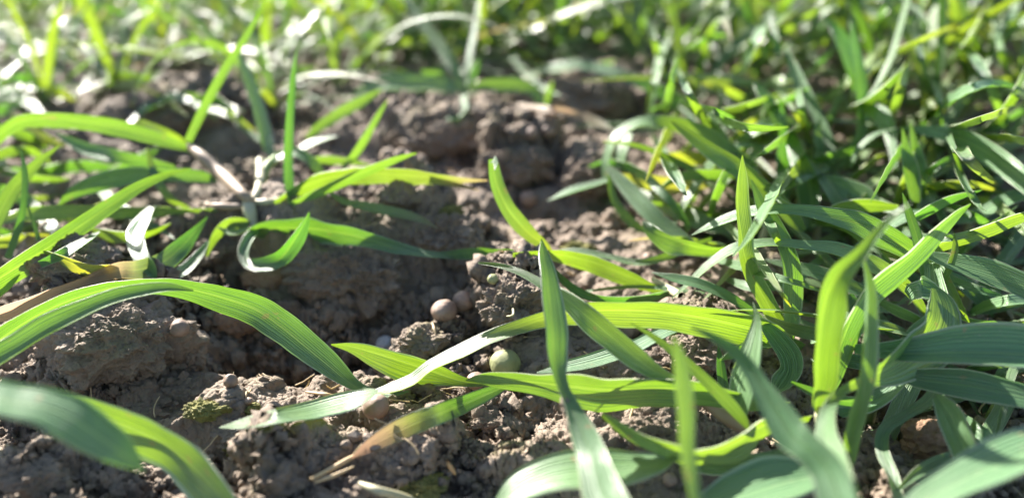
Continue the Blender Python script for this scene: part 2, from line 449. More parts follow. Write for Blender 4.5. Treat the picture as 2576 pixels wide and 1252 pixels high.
# dark block beyond the seedlings, top right
put_lump(CL, 2520, 40, 0, (38, 20, 27), SOIL, 61, 'huge dark shaded clod at the top right corner', 'clod', g1, sink=.3, facet=.4, rough=.7, fine=.7)
for (px, py, r, sd, lb) in [
    (680, 700, (5.0, 3.2, 2.6), 51, 'smooth orange brown stone below the curled leaf'),
    (590, 800, (6.5, 4, 3.6), 53, 'reddish stone deep in shade under the arching leaf'),
    (2380, 1115, (5.5, 4, 3), 55, 'flat brown stone shaded at lower right')]:
    put_lump('stone', px, py, 0, r, BROWN, sd, lb, 'stone', 'stones half buried in the soil', sink=.3, facet=.5, rough=.6, fine=.4)
for (px, py, r, sd, lb) in [
    (840, 655, (2.6, 2, 1.3), 71, 'green crust of moss on top of the angular clod'),
    (520, 1030, (2.8, 1.6, 1.1), 73, 'yellow green moss at the tip of the grey leaf'),
    (625, 1030, (1.4, 1.1, .8), 75, 'small moss tuft beside a tiny brown pellet'),
    (588, 1122, (1.5, 1.2, 1.0), 77, 'bright yellow moss tuft low on the left'),
    (1215, 1062, (1.6, 1, .8), 79, 'moss on the small clod beside the withered leaf'),
    (1120, 532, (3, 2, 1.2), 81, 'blurred moss crust at centre behind the twisted blade'),
    (1060, 1225, (3, 2, 1.2), 83, 'moss patch on the crumbly ridge at the bottom'),
    (1235, 778, (1.4, 1, .8), 85, 'moss on the left shoulder of the sunlit crumbly clod'),
    (1455, 625, (3, 1.6, 1.2), 87, 'moss crust behind the arched leaf right of centre')]:
    put_lump('moss_tuft', px, py, 0, r, MOSS, sd, lb, 'moss', 'moss on the soil', sink=.3, facet=0, rough=1.5, fine=1.6)

from mathutils.bvhtree import BVHTree
TREES = []
def add_tree(o):
    me = o.data; n = len(me.vertices); co = np.empty(n * 3, dtype=np.float32); me.vertices.foreach_get('co', co)
    co = co.reshape(-1, 3) + np.array(o.location, dtype=np.float32)
    k = len(me.polygons[0].vertices); ix = np.empty(len(me.polygons) * k, dtype=np.int32); me.loops.foreach_get('vertex_index', ix)
    TREES.append(BVHTree.FromPolygons(co.tolist(), ix.reshape(-1, k).tolist()))
for _o in list(C.objects):
    if _o.type == 'MESH': add_tree(_o)
def soil_depth(px, py):
    d = ray(px, py); best = 9.0; dv = Vector(tuple(d)); L_ = dv.length
    for tr_ in TREES:
        hit = tr_.ray_cast(Vector(tuple(CAM)), dv)
        if hit[0] is not None: best = min(best, hit[3] / L_)
    return best
PG = 'round pellets scattered on the soil'
def pellet(px, py, rpx, mat, label, dz=.8, seed=0):
    # radius from its size in the picture, depth from the soil under it
    t = min(soil_depth(px, py + rpx * .55), soil_depth(px - rpx * .5, py), soil_depth(px + rpx * .5, py), soil_depth(px, py) + .3 * rpx / F * .1)
    p = CAM + ray(px, py) * t
    rr = rpx / F * t; t -= rr * .25; p = CAM + ray(px, py) * t
    v, f = ICO[4]
    s = seed * 3.3
    n = .10 * noise(v[:, 0] * 1.3 + s, v[:, 1] * 1.3, v[:, 2] * 1.3, seed) + .035 * noise(v[:, 0] * 4 + s, v[:, 1] * 4, v[:, 2] * 4, seed) + .012 * noise(v[:, 0] * 12 + s, v[:, 1] * 12, v[:, 2] * 12, seed)
    me = np_mesh('pellet', v * (1 + n)[:, None] * rr * np.array([1, 1, .95]), f)
    o = link('pellet', me, mat, None, p); tag(o, label, 'pellet', PG)
for i, a in enumerate([
    (1117, 783, 32, PEL_TAN, 'large tan pellet in the hollow, left one of the touching pair'),
    (1165, 757, 27, PEL_TAN, 'smaller tan pellet of the touching pair in the hollow'),
    (970, 868, 25, PEL_GREY, 'pale grey pellet peeping over the short green blade'),
    (1270, 915, 38, PEL_GREEN, 'big yellow green pellet above the broad horizontal leaf'),
    (1197, 958, 24, PEL_TAN, 'pinkish pellet partly hidden by the broad leaf tip'),
    (945, 1022, 33, PEL_TAN, 'brown pellet under the crossing leaf ends'),
    (580, 957, 18, PEL_TAN, 'small brown pellet alone on the shaded soil at left'),
    (452, 825, 23, PEL_TAN, 'dark pellet in shade right of the big rounded clod'),
    (1330, 500, 22, PEL_TAN, 'blurred tan pellet right of the curled leaf tip'),
    (1338, 336, 16, PEL_TAN, 'blurred pellet on the clod top, left of two'),
    (1380, 329, 16, PEL_TAN, 'blurred pellet on the clod top, right of two'),
    (1630, 650, 15, PEL_TAN, 'small pellet above the arched leaf right of centre'),
    (1685, 1205, 18, PEL_TAN, 'small pellet at the bottom edge right of the near blade'),
    (1585, 828, 26, PEL_TAN, 'pellet half hidden under the long striped leaf'),
    (626, 1008, 10, PEL_TAN, 'tiny brown pellet beside the moss tuft'),
    (1240, 702, 14, PEL_GREEN, 'dull green pellet in shade above the sunlit clod'),
    (1935, 690, 20, PEL_TAN, 'tan pellet shaded behind the two upright blades')]):
    pellet(*a, seed=i + 1)

# crumbs of soil too many to count
def crumbs():
    r = np.random.RandomState(4)
    V, Fc = ICO[1]; vs = []; fs = []; off = 0
    tot = 16000
    px = r.uniform(-250, 2800, tot); py = 1330 - 1330 * r.power(1.3, tot)[::-1] * .95
    X = []; Y = []
    for a, b in zip(px, py):
        p = at_h(a, b, 0); X.append(p[0]); Y.append(p[1])
    X, Y = np.array(X), np.array(Y)
    keep = noise(X * 60, Y * 60, 0, 77) + r.uniform(-.25, .25, tot) > .0
    X, Y = X[keep], Y[keep]; Z = terrain(X, Y)
    dist = np.sqrt(X ** 2 + Y ** 2)
    for i in range(len(X)):
        s = (.14 + .75 * r.rand() ** 4) * MM * (1 + 1.5 * max(0, dist[i] - .12) / .2)
        q = V * (1 + .35 * r.randn(len(V), 1) * .6) * np.array([1, r.uniform(.6, 1), r.uniform(.5, .9)]) * s
        vs.append(q + np.array([X[i], Y[i], Z[i] + s * .5])); fs.append(Fc + off); off += len(V)
    me = np_mesh('soil_crumbs', np.concatenate(vs), np.concatenate(fs), smooth=False)
    tag(link('soil_crumbs', me, CLOD), 'fine loose crumbs strewn over the soil', 'soil crumbs', kind='stuff')
crumbs()

# ---------------------------------------------------------------- leaves
def catmull(P, n):
    P = np.asarray(P, dtype=float)
    if len(P) == 2: P = np.array([P[0], (P[0] + P[1]) / 2, P[1]])
    Q = np.vstack([2 * P[0] - P[1], P, 2 * P[-1] - P[-2]])
    seg = len(P) - 1; out = []
    for t in np.linspace(0, seg - 1e-9, n):
        i = int(t); f = t - i
        p0, p1, p2, p3 = Q[i], Q[i + 1], Q[i + 2], Q[i + 3]
        out.append(.5 * ((2 * p1) + (-p0 + p2) * f + (2 * p0 - 5 * p1 + 4 * p2 - p3) * f * f + (-p0 + 3 * p1 - 3 * p2 + p3) * f ** 3))
    return np.array(out)
def ribbon(name, P, W, Wd, dry, yel, rnd, cup=.12, wave=0.0, seed=0, nx=8, origin=None):
    """P centre line, W unit width vectors, Wd widths (m); cup bends the section"""
    n = len(P)
    T = np.gradient(P, axis=0); T /= np.linalg.norm(T, axis=1, keepdims=True) + 1e-12
    N = np.cross(T, W); N /= np.linalg.norm(N, axis=1, keepdims=True) + 1e-12
    s = np.linspace(-1, 1, nx); lips = nx >= 8
    if lips: s = np.concatenate([[-1.0, -.95], np.linspace(-.8, .8, nx - 2), [.95, 1.0]]); nx = len(s)
    arc = np.concatenate([[0], np.cumsum(np.linalg.norm(np.diff(P, axis=0), axis=1))])
    V = np.zeros((n, nx, 3))
    for j, a in enumerate(s):
        off = cup * (abs(a) ** 1.4 - .4) * Wd
        if wave: off = off + wave * Wd * a * noise(arc * 160, np.full(n, seed * 1.7 + (3 if a > 0 else 0)), 0, 50)
        edge = 1 + .035 * noise(arc * 500, np.full(n, seed * 2.1 + (9 if a > 0 else 0)), 0, 51) * abs(a)
        if lips and abs(a) == 1.0:
            hv = SUN + np.array([0, -.9, .45]); hv /= np.linalg.norm(hv); best = []
            for sg in (-1, 1):
                lv = W * a * .025 + N * sg * .03; ln = np.cross(T, lv); ln /= np.linalg.norm(ln, axis=1, keepdims=True)
                best.append((np.abs(ln @ hv).mean(), sg))
            off = off + max(best)[1] * .03 * Wd  # margin lip shaped to catch the sun as a bright rim
        V[:, j] = P + W * (a * .5 * Wd * edge)[:, None] + N * off[:, None]
    if origin is not None: V = V - np.asarray(origin)
    idx = np.arange(n * nx).reshape(n, nx)
    q = np.stack([idx[:-1, :-1], idx[:-1, 1:], idx[1:, 1:], idx[1:, :-1]], -1).reshape(-1, 4)
    me = np_mesh(name, V.reshape(-1, 3), q)
    uvl = me.uv_layers.new(name='UVMap')
    U = np.repeat(((s + 1) / 2)[None, :], n, 0).ravel(); Vv = np.repeat(arc[:, None], nx, 1).ravel()
    li = q.ravel(); uvl.data.foreach_set('uv', np.stack([U[li], Vv[li]], -1).astype(np.float32).ravel())
    ca = me.color_attributes.new('tint', 'FLOAT_COLOR', 'POINT')
    col = np.ones((n * nx, 4), dtype=np.float32)
    col[:, 0] = np.repeat(dry, nx); col[:, 1] = np.repeat(yel, nx); col[:, 2] = rnd
    ca.data.foreach_set('color', col.ravel())
    return me

def clamp_ray(p, clear):
    """pull a point towards the lens until it clears the soil"""
    d = p - CAM; dep = d @ FWD
    sd = soil_depth(1288 + F * (d @ RGT) / dep, 626 - F * (d @ UP) / dep)
    f = min(1.0, (sd - clear) / dep)
    return CAM + d * f
HALF = None
def traced(plant, pts, d=None, h=None, mode='n', dry=(0, 0), yel=(0, 0), cup=.12, wave=.10, tilt=None, maxw=6.8, clear=.0015, name='leaf', label=None, mat=None):
    """pts: (x, y, width) along the blade as it shows; d = depths mm or h = heights mm, spread along it"""
    pts = np.array(pts, dtype=float); k = len(pts)
    seg = np.concatenate([[0], np.cumsum(np.hypot(np.diff(pts[:, 0]), np.diff(pts[:, 1])))]); par = seg / seg[-1]
    P = []
    for i in range(k):
        if d is not None:
            dd = np.interp(par[i], np.linspace(0, 1, len(d)), d) * MM; p = at_d(pts[i, 0], pts[i, 1], dd)
        else:
            hh = np.interp(par[i], np.linspace(0, 1, len(h)), h) * MM; p = at_h(pts[i, 0], pts[i, 1], hh + terr1(at_h(pts[i, 0], pts[i, 1], 0)))
        P.append(clamp_ray(p, clear))
    P = np.array(P)
    # smooth depth steps caused by clamping
    dep = (P - CAM) @ FWD
    if k > 3:
        d2 = dep.copy(); d2[1:-1] = np.minimum(dep[1:-1], .25 * dep[:-2] + .5 * dep[1:-1] + .25 * dep[2:]); dep = d2
        P = np.array([at_d(pts[i, 0], pts[i, 1], dep[i]) for i in range(k)])
    n = max(14, int(seg[-1] / 9))
    Q = catmull(np.column_stack([P, pts[:, 2]]), n)
    C3, wpx = Q[:, :3], np.clip(Q[:, 3] * .93, 1.5, None)
    T = np.gradient(C3, axis=0); T /= np.linalg.norm(T, axis=1, keepdims=True) + 1e-12
    V = C3 - CAM; dist = V @ FWD; V = V / np.linalg.norm(V, axis=1, keepdims=True)
    U = np.cross(T, V); U /= np.linalg.norm(U, axis=1, keepdims=True) + 1e-9
    N0 = np.cross(U, T)
    wap = wpx / F * dist
    cmin = min(1.0, max(.45, float(wap.max()) / (maxw * MM)))
    tmax = math.acos(cmin)
    def best(mode, m):
        if tilt is not None: return tilt if not isinstance(tilt, (tuple, list)) else tilt[0]
        bt, bs = 0, -9
        for t in np.linspace(-tmax, tmax, 21):
            w = math.cos(t) * U[m] + math.sin(t) * N0[m]
            nn = np.cross(w, T[m]); nn /= np.linalg.norm(nn)
            if nn @ V[m] > 0: nn = -nn                      # face the lens
            if mode == 'g': s = -(nn @ SUN) - .15 * abs(t)
            elif mode == 's':
                hv = SUN - V[m]; hv /= np.linalg.norm(hv); s = nn @ hv
            elif mode == 'd': s = -abs(nn @ SUN - .12) - .1 * abs(t)
            else: s = -abs(t)
            if s > bs: bs, bt = s, t
        return bt
    mm = mode.split('>')
    ks = [int(v) for v in np.linspace(n * .15, n * .85, 5)]
    if len(mm) == 1:
        ts = np.array([best(mm[0], q) for q in ks])
        tt = np.interp(np.arange(n), ks, ts)
    else:
        ts = np.array([best(mm[min(len(mm) - 1, int(i / 5 * len(mm)))], q) for i, q in enumerate(ks)])
        tt = np.interp(np.arange(n), ks, ts)
    ker = np.ones(max(3, n // 4)); ker /= ker.sum()
    tt = np.convolve(np.pad(tt, len(ker), mode='edge'), ker, mode='same')[len(ker):-len(ker)]
    W = np.cos(tt)[:, None] * U + np.sin(tt)[:, None] * N0
    Wd = wap / np.maximum(np.cos(tt), .4)
    a = np.linspace(0, 1, n)
    dr = np.interp(a, np.linspace(0, 1, len(dry)), dry); ye = np.interp(a, np.linspace(0, 1, len(yel)), yel)
    sd = rng.random() * 90
    org = np.array(plant.location)
    me = ribbon(name, C3, W, Wd, dr, ye, rng.random(), cup * rng.uniform(.6, 1.4), wave, sd, origin=org)
    o = link(name, me, mat or LEAF, plant)
    if label: o['label'] = label
    return o

def tube(name, P, rad, mat, parent=None, nx=10, origin=(0, 0, 0), n=24):
    Q = catmull(np.column_stack([np.array(P), np.array(rad)]), n)
    c, r = Q[:, :3], Q[:, 3]
    T = np.gradient(c, axis=0); T /= np.linalg.norm(T, axis=1, keepdims=True)
    ref = np.array([.31, .2, .93]); A = np.cross(T, ref); A /= np.linalg.norm(A, axis=1, keepdims=True); B = np.cross(T, A)
    V = np.zeros((n, nx, 3))
    for j in range(nx):
        an = 2 * math.pi * j / nx
        V[:, j] = c + (A * math.cos(an) + B * math.sin(an)) * r[:, None]
    V = V - np.asarray(origin)
    idx = np.arange(n * nx).reshape(n, nx); nxt = np.roll(idx, -1, 1)
    q = np.stack([idx[:-1], nxt[:-1], nxt[1:], idx[1:]], -1).reshape(-1, 4)
    me = np_mesh(name, V.reshape(-1, 3), q)
    return link(name, me, mat, parent)
def traced_tube(plant, name, pts, d, mat, label=None):
    P = []; r = []
    for i, (x, y, w) in enumerate(pts):
        dd = np.interp(i / (len(pts) - 1), np.linspace(0, 1, len(d)), d) * MM
        q = clamp_ray(at_d(x, y, dd), -.0002 if i in (0, len(pts) - 1) else .0005); P.append(q); r.append(w / 2 / F * ((q - CAM) @ FWD))
    o = tube(name, P, r, mat, plant, origin=tuple(plant.location) if plant else (0, 0, 0))
    if label: o['label'] = label
    return o
WG = 'young wheat plants in the foreground'
def plant(px, py, label, grp=WG):
    p = at_h(px, py, 0); p[2] = terr1(p)
    e = empty('wheat_seedling', p); tag(e, label, 'wheat plant', grp); return e

# ---- P1: the plant with the purple stem, left of centre
P1 = plant(630, 575, 'wheat seedling with purple stem and white crown left of centre')
L = lambda *a, **k: traced(P1, *a, **k)
traced_tube(P1, 'stem', [(478, 368, 20), (510, 395, 32), (560, 440, 34), (610, 488, 28), (640, 515, 22)], (148, 142, 139), SHEATH, 'purple brown sheath')
traced_tube(P1, 'stem', [(655, 405, 24), (655, 440, 22), (648, 480, 20), (636, 515, 26)], (150, 142, 139), PALE)
traced_tube(P1, 'stem', [(700, 395, 22), (672, 420, 24), (658, 460, 20), (640, 510, 18)], (152, 146, 140), GSTEM)
traced_tube(P1, 'stem', [(622, 500, 26), (628, 530, 34), (636, 560, 26), (640, 600, 18)], (138, 134, 130), PALE, 'white base of the shoots')
traced_tube(P1, 'stem', [(505, 512, 14), (540, 518, 18), (590, 520, 18), (630, 518, 20)], (142, 140, 138), SHEATH)
traced_tube(P1, 'stem', [(640, 508, 16), (670, 508, 16), (700, 505, 14)], (138, 137, 136), PALE)
L([(-60, 400, 30), (0, 338, 32), (50, 306, 38), (110, 300, 41), (200, 305, 42), (300, 322, 44), (400, 350, 34), (450, 366, 24), (482, 372, 14)], d=(138, 142, 148), mode='g>n')
L([(472, 355, 20), (520, 255, 24), (565, 175, 22), (610, 105, 18), (645, 45, 12), (666, -4, 3)], d=(148, 150, 155), mode='g')
L([(686, 392, 18), (675, 372, 28), (660, 325, 31), (640, 255, 29), (618, 185, 24), (600, 130, 12)], d=(155, 165, 175), mode='g')
L([(728, 508, 18), (724, 475, 26), (723, 400, 24), (728, 300, 21), (736, 200, 16), (746, 126, 2)], d=(136, 134, 136), mode='g', cup=.25)
L([(690, 508, 10), (740, 482, 30), (800, 456, 42), (870, 442, 46), (950, 438, 46), (1040, 443, 42), (1110, 449, 28), (1170, 452, 14), (1226, 454, 3)], d=(137, 130, 128), mode='g', yel=(0, .05, .15), dry=(0, 0, 0, .05, .6))
L([(1080, 452, 20), (1130, 462, 16), (1170, 470, 10), (1206, 480, 2)], d=(129, 128), mode='n', dry=(.2, .7), name='leaf')
L([(728, 512, 8), (790, 490, 22), (860, 458, 28), (930, 426, 26), (1000, 400, 17), (1048, 385, 3)], d=(134, 126, 128), mode='g')
L([(862, 422, 12), (895, 385, 22), (925, 335, 22), (950, 292, 15), (976, 250, 2)], d=(150, 148, 150), mode='g')
L([(735, 388, 10), (780, 362, 16), (820, 349, 12), (850, 343, 3)], d=(160, 160), mode='s')
L([(690, 400, 18), (735, 384, 24), (775, 400, 26), (805, 432, 22), (820, 465, 10)], d=(150, 148), mode='s')
L([(770, 402, 14), (830, 400, 26), (885, 405, 18), (930, 415, 4)], d=(152, 150), mode='g')
L([(590, 308, 3), (625, 332, 16), (655, 357, 12)], d=(175, 170), mode='s')
L([(830, 485, 10), (870, 508, 20), (940, 524, 28), (1010, 538, 26), (1060, 553, 18), (1100, 573, 3)], d=(130, 127, 125), mode='d', dry=(.1, .1, .5))
L([(632, 588, 24), (700, 576, 46), (780, 578, 54), (860, 588, 52), (930, 603, 42), (1000, 624, 34), (1060, 637, 24), (1110, 642, 20), (1170, 638, 30), (1230, 632, 22), (1290, 628, 4)], d=(130, 122, 120, 124), mode='g>d>s>g', wave=.2)
L([(655, 575, 18), (628, 600, 26), (614, 635, 28), (622, 662, 26), (660, 668, 36), (705, 650, 44), (745, 600, 40), (768, 560, 20), (777, 534, 3)], d=(128, 122, 116, 116), mode='s>s>g>g', cup=.25)
L([(520, 645, 4), (540, 595, 22), (575, 565, 36), (612, 560, 28), (628, 568, 12)], d=(128, 130), mode='g')
L([(548, 572, 3), (575, 583, 16), (605, 582, 14), (628, 572, 8)], d=(126, 128), mode='s')
L([(370, 370, 3), (382, 420, 18), (402, 465, 22), (430, 500, 20), (478, 526, 8)], d=(140, 138, 140), mode='g')
L([(545, 455, 12), (500, 443, 34), (420, 440, 38), (340, 441, 46), (260, 456, 50), (190, 482, 34), (145, 517, 3)], d=(142, 138, 134), mode='n')
L([(545, 528, 10), (480, 530, 14), (400, 531, 28), (300, 534, 36), (215, 531, 38), (150, 533, 40), (65, 541, 34), (0, 562, 6)], d=(138, 132, 128), mode='g>g>d')
L([(385, 520, 14), (360, 560, 38), (345, 600, 48), (355, 645, 44), (378, 680, 34), (390, 700, 10)], d=(128, 116, 110), mode='s', cup=.3)
L([(522, 545, 3), (495, 578, 22), (455, 622, 46), (410, 660, 54), (350, 678, 52), (300, 680, 44), (240, 700, 38), (170, 728, 36), (80, 762, 44), (0, 790, 40), (-60, 800, 30)], d=(124, 114, 104, 100), mode='n>n>g>g', dry=(0, 0, .2, 1, 1, 1), wave=.3, label='leaf whose end is dried tan and crinkled')
L([(525, 605, 6), (500, 642, 26), (460, 682, 30), (405, 706, 16)], d=(124, 118), mode='d')

# ---- P2: plant beyond the left edge
P2 = plant(-120, 640, 'wheat seedling whose long diagonal blade enters from the left edge')
L = lambda *a, **k: traced(P2, *a, **k)
L([(480, 424, 3), (420, 439, 16), (350, 470, 28), (280, 515, 38), (200, 570, 47), (100, 638, 58), (10, 695, 62), (-80, 750, 60)], d=(128, 114, 104), mode='n>g')
L([(150, 367, 3), (100, 405, 22), (50, 455, 36), (15, 505, 40), (-30, 590, 40)], d=(130, 126, 122), mode='n')
L([(52, 376, 3), (62, 430, 14), (61, 500, 16), (50, 560, 18), (20, 650, 18)], d=(126, 122, 120), mode='n')
L([(68, 515, 3), (85, 560, 10), (98, 605, 12)], d=(122, 120), mode='n')
L([(140, 334, 3), (170, 352, 20), (225, 380, 34), (300, 395, 36), (370, 405, 32), (440, 420, 10)], d=(150, 148), mode='s>g')
L([(108, 632, 4), (160, 655, 30), (220, 675, 32), (295, 670, 16)], d=(112, 112), mode='g', yel=(.2, .6))
L([(250, 582, 3), (215, 605, 20), (160, 637, 28), (100, 665, 20)], d=(118, 114), mode='s>n')
L([(50, 690, 3), (20, 720, 22), (-30, 760, 28)], d=(108, 106), mode='s')
L([(-20, 470, 30), (60, 500, 36), (140, 580, 30), (150, 620, 6)], h=(12, 6, 2), mode='n')
L([(-30, 610, 30), (40, 600, 30), (110, 590, 22), (160, 585, 4)], h=(5, 6, 4), mode='g', yel=(.1, .4))

# ---- P3: foreground left plant
P3 = plant(-220, 1000, 'wheat seedling with long arching blades in the left foreground')
L = lambda *a, **k: traced(P3, *a, **k)
L([(-120, 960, 60), (-30, 880, 70), (60, 815, 64), (140, 772, 56), (220, 742, 50), (300, 722, 48), (400, 718, 46), (480, 730, 58), (560, 750, 72), (640, 777, 82), (700, 815, 84), (760, 862, 78), (830, 920, 62), (885, 965, 34), (930, 985, 20), (975, 992, 18), (1028, 984, 3)], d=(88, 94, 98, 100, 99, 98), mode='g>g>s>s', wave=.12)
L([(-120, 985, 50), (-30, 915, 60), (50, 868, 58), (120, 825, 54), (200, 785, 48), (280, 752, 42), (350, 734, 36), (420, 725, 26), (486, 731, 5)], d=(84, 88, 90), mode='d', cup=.3)
L([(-120, 1020, 60), (-30, 1000, 90), (40, 1010, 95), (110, 1022, 100), (180, 1052, 110), (240, 1092, 98), (300, 1132, 72), (362, 1184, 8)], d=(62, 65, 66), mode='s', cup=.05)
L([(-120, 1010, 40), (-20, 985, 40), (60, 985, 40), (130, 1000, 44), (200, 1020, 54), (270, 1055, 75), (340, 1085, 90), (410, 1120, 92), (470, 1165, 92), (520, 1215, 86), (570, 1275, 76), (620, 1350, 50)], d=(76, 80, 80, 72), mode='g')

# ---- P4: plant at right of centre with two upright blades
P4 = plant(1990, 870, 'wheat seedling with two upright blades joined at their foot')
L = lambda *a, **k: traced(P4, *a, **k)
L([(925, 990, 10), (975, 980, 24), (1035, 958, 32), (1085, 922, 35), (1159, 885, 38), (1234, 848, 38), (1310, 820, 40), (1380, 800, 46), (1460, 786, 56), (1550, 783, 62), (1640, 786, 68), (1720, 795, 74), (1790, 807, 82), (1860, 822, 84), (1930, 840, 70), (1985, 862, 30)], d=(96, 94, 93, 94, 100), mode='s>g>g>g', yel=(.12, .08, 0), label='long striped leaf glowing yellow green')
L([(1990, 858, 10), (1965, 820, 34), (1940, 780, 44), (1915, 735, 45), (1890, 690, 43), (1874, 640, 39), (1868, 590, 36), (1861, 520, 34), (1862, 450, 24), (1867, 390, 2)], d=(103, 101, 102), mode='g', cup=.2)
L([(1990, 858, 10), (1988, 825, 36), (1990, 780, 48), (1992, 730, 50), (1990, 680, 46), (1975, 620, 40), (1945, 565, 42), (1915, 515, 30), (1890, 452, 4)], d=(103, 103, 106), mode='g')
L([(1860, 1045, 40), (1867, 975, 68), (1888, 900, 58), (1904, 816, 26), (1895, 760, 2)], d=(86, 86, 88), mode='s')
L([(1905, 800, 14), (1950, 845, 46), (1985, 890, 60), (1993, 930, 58), (1976, 965, 54), (1950, 988, 20)], d=(98, 96, 94), mode='n>s', cup=.2)
L([(1270, 972, 14), (1230, 988, 36), (1170, 1014, 48), (1110, 1038, 56), (1050, 1060, 60), (990, 1088, 58), (930, 1122, 40), (884, 1152, 5)], h=(3, 3, 2), mode='n', dry=(0, 0, 0, .15, .8, 1.4), yel=(0, 0, .2, .5), label='leaf withered orange brown towards its tip')
L([(1735, 820, 10), (1690, 828, 26), (1640, 850, 32), (1580, 880, 36), (1500, 905, 36), (1420, 924, 28), (1350, 937, 4)], d=(99, 97, 97), mode='s')
L([(833, 866, 3), (880, 872, 22), (935, 888, 44), (990, 905, 58), (1050, 925, 64), (1110, 943, 48), (1170, 960, 26), (1230, 966, 10)], d=(103, 101, 98), mode='g>g>n')
L([(552, 1074, 4), (620, 1062, 30), (700, 1050, 38), (780, 1036, 44), (860, 1016, 50), (910, 1002, 40), (950, 985, 8)], h=(2, 5, 7), mode='s')
L([(1640, 685, 3), (1700, 700, 24), (1760, 714, 28), (1830, 744, 26), (1890, 783, 20), (1960, 840, 16)], d=(106, 103, 103), mode='s')

# ---- P7: plant at centre with the curled tip
P7 = plant(1715, 745, 'wheat seedling with the erect yellow green blade with a white curled tip')
L = lambda *a, **k: traced(P7, *a, **k)
L([(1393, 636, 4), (1368, 614, 22), (1340, 595, 36), (1305, 560, 45), (1275, 520, 42), (1252, 470, 38), (1242, 430, 32), (1238, 400, 24)], d=(122, 118, 116), mode='g', yel=(.25, .1, .05), cup=.3)
L([(1239, 402, 22), (1245, 404, 18), (1248, 412, 12), (1245, 428, 3)], d=(115, 113), mode='s')
L([(1290, 640, 12), (1360, 640, 24), (1410, 642, 36), (1470, 655, 46), (1530, 675, 50), (1590, 700, 42), (1640, 722, 26), (1705, 736, 10)], d=(124, 118, 116), mode='g')
L([(1385, 638, 10), (1450, 630, 16), (1530, 645, 16), (1600, 660, 18), (1660, 650, 22), (1720, 628, 20), (1790, 600, 10)], d=(124, 121, 124), mode='s>n')
L([(1388, 672, 8), (1430, 716, 22), (1485, 745, 24), (1550, 752, 20), (1620, 749, 24), (1690, 733, 14)], d=(118, 112, 115), mode='g')
L([(1203, 661, 5), (1258, 668, 14), (1310, 685, 19), (1360, 712, 26), (1420, 750, 44), (1480, 800, 58), (1540, 850, 62), (1600, 900, 58), (1650, 935, 42), (1700, 958, 20)], d=(100, 89, 84), mode='n>g>n')
traced_tube(P7, 'stem', [(1640, 700, 10), (1680, 725, 20), (1715, 745, 22)], (116, 116), PALE)

# ---- P6: near upright blades at the bottom
P6 = plant(1620, 1420, 'near wheat seedling with a tall dark blade crossing the middle')
L = lambda *a, **k: traced(P6, *a, **k)
c12 = L([(1362, 600, 2), (1368, 640, 24), (1378, 690, 40), (1386, 760, 55), (1393, 830, 62), (1396, 890, 56), (1402, 935, 36), (1417, 980, 28), (1440, 1025, 40), (1462, 1076, 64), (1482, 1126, 80), (1497, 1176, 92), (1522, 1252, 116), (1570, 1340, 120), (1620, 1440, 80)], d=(92, 84, 78, 70, 62), mode='g>g>n>n')
L([(1240, 1285, 20), (1300, 1232, 66), (1380, 1197, 92), (1460, 1183, 102), (1560, 1178, 92), (1640, 1166, 62), (1702, 1150, 8)], d=(76, 76, 78), mode='s')
L([(1690, 838, 2), (1700, 880, 24), (1710, 960, 38), (1718, 1040, 42), (1722, 1120, 40), (1733, 1200, 38), (1748, 1280, 34), (1775, 1420, 26)], d=(66, 63, 58), mode='g')
def dirt_on_leaf(par, pts, d):
    vs = []; fs = []; off = 0; V, Fc = ICO[2]; r = np.random.RandomState(3)
    for (x, y) in pts:
        s = r.uniform(.35, .7) * MM
        c = at_d(x, y, d * MM) - np.array(par.parent.location)
        vs.append(V * (1 + .15 * r.randn(len(V), 1)) * s + c); fs.append(Fc + off); off += len(V)
    me = np_mesh('dirt', np.concatenate(vs), np.concatenate(fs))
    o = link('dirt', me, CLOD, par)
dirt_on_leaf(c12, [(1421, 1010), (1426, 1030), (1434, 1052), (1440, 1072), (1448, 1090), (1453, 1108), (1464, 1140), (1468, 1150)], 79)

# ---- P5: nearest right plant
P5 = plant(2075, 1060, 'wheat seedling at lower right with a blurred pale leaf towards the lens')
L = lambda *a, **k: traced(P5, *a, **k)
L([(2060, 1035, 16), (2058, 1005, 44), (2064, 955, 58), (2066, 905, 62), (2072, 850, 66), (2078, 790, 70), (2088, 740, 66), (2112, 690, 58), (2165, 640, 40), (2210, 585, 24), (2250, 545, 16), (2290, 512, 4)], d=(84, 78, 74, 70), mode='g>g>n>s', cup=.3)
L([(2080, 1000, 16), (2100, 950, 24), (2110, 900, 40), (2130, 845, 50), (2155, 790, 56), (2190, 735, 58), (2240, 690, 56), (2290, 650, 52), (2340, 600, 44), (2400, 545, 26), (2442, 513, 3)], d=(90, 90, 92), mode='g', cup=.15)
L([(2345, 660, 34), (2352, 705, 44), (2360, 750, 56)], d=(100, 97), mode='s')
L([(2352, 725, 20), (2368, 765, 60), (2368, 810, 88), (2340, 858, 112), (2290, 892, 102), (2240, 925, 72), (2180, 952, 36), (2130, 975, 24), (2098, 1005, 28), (2080, 1045, 42), (2078, 1095, 58), (2088, 1150, 84), (2108, 1210, 90), (2135, 1280, 80), (2180, 1380, 50)], d=(94, 90, 84, 72, 64, 58), mode='g>g>s>s', wave=.1)
L([(2286, 752, 26), (2300, 738, 40), (2325, 734, 46), (2350, 744, 46), (2366, 765, 36)], d=(97, 95, 97), mode='s', cup=.2)
L([(1737, 822, 4), (1790, 845, 20), (1850, 885, 34), (1895, 940, 46), (1925, 990, 60), (1958, 1040, 82), (1990, 1090, 92), (2030, 1125, 80), (2080, 1180, 90), (2110, 1260, 100), (2150, 1360, 70)], d=(74, 70, 65, 60), mode='n>n>s')
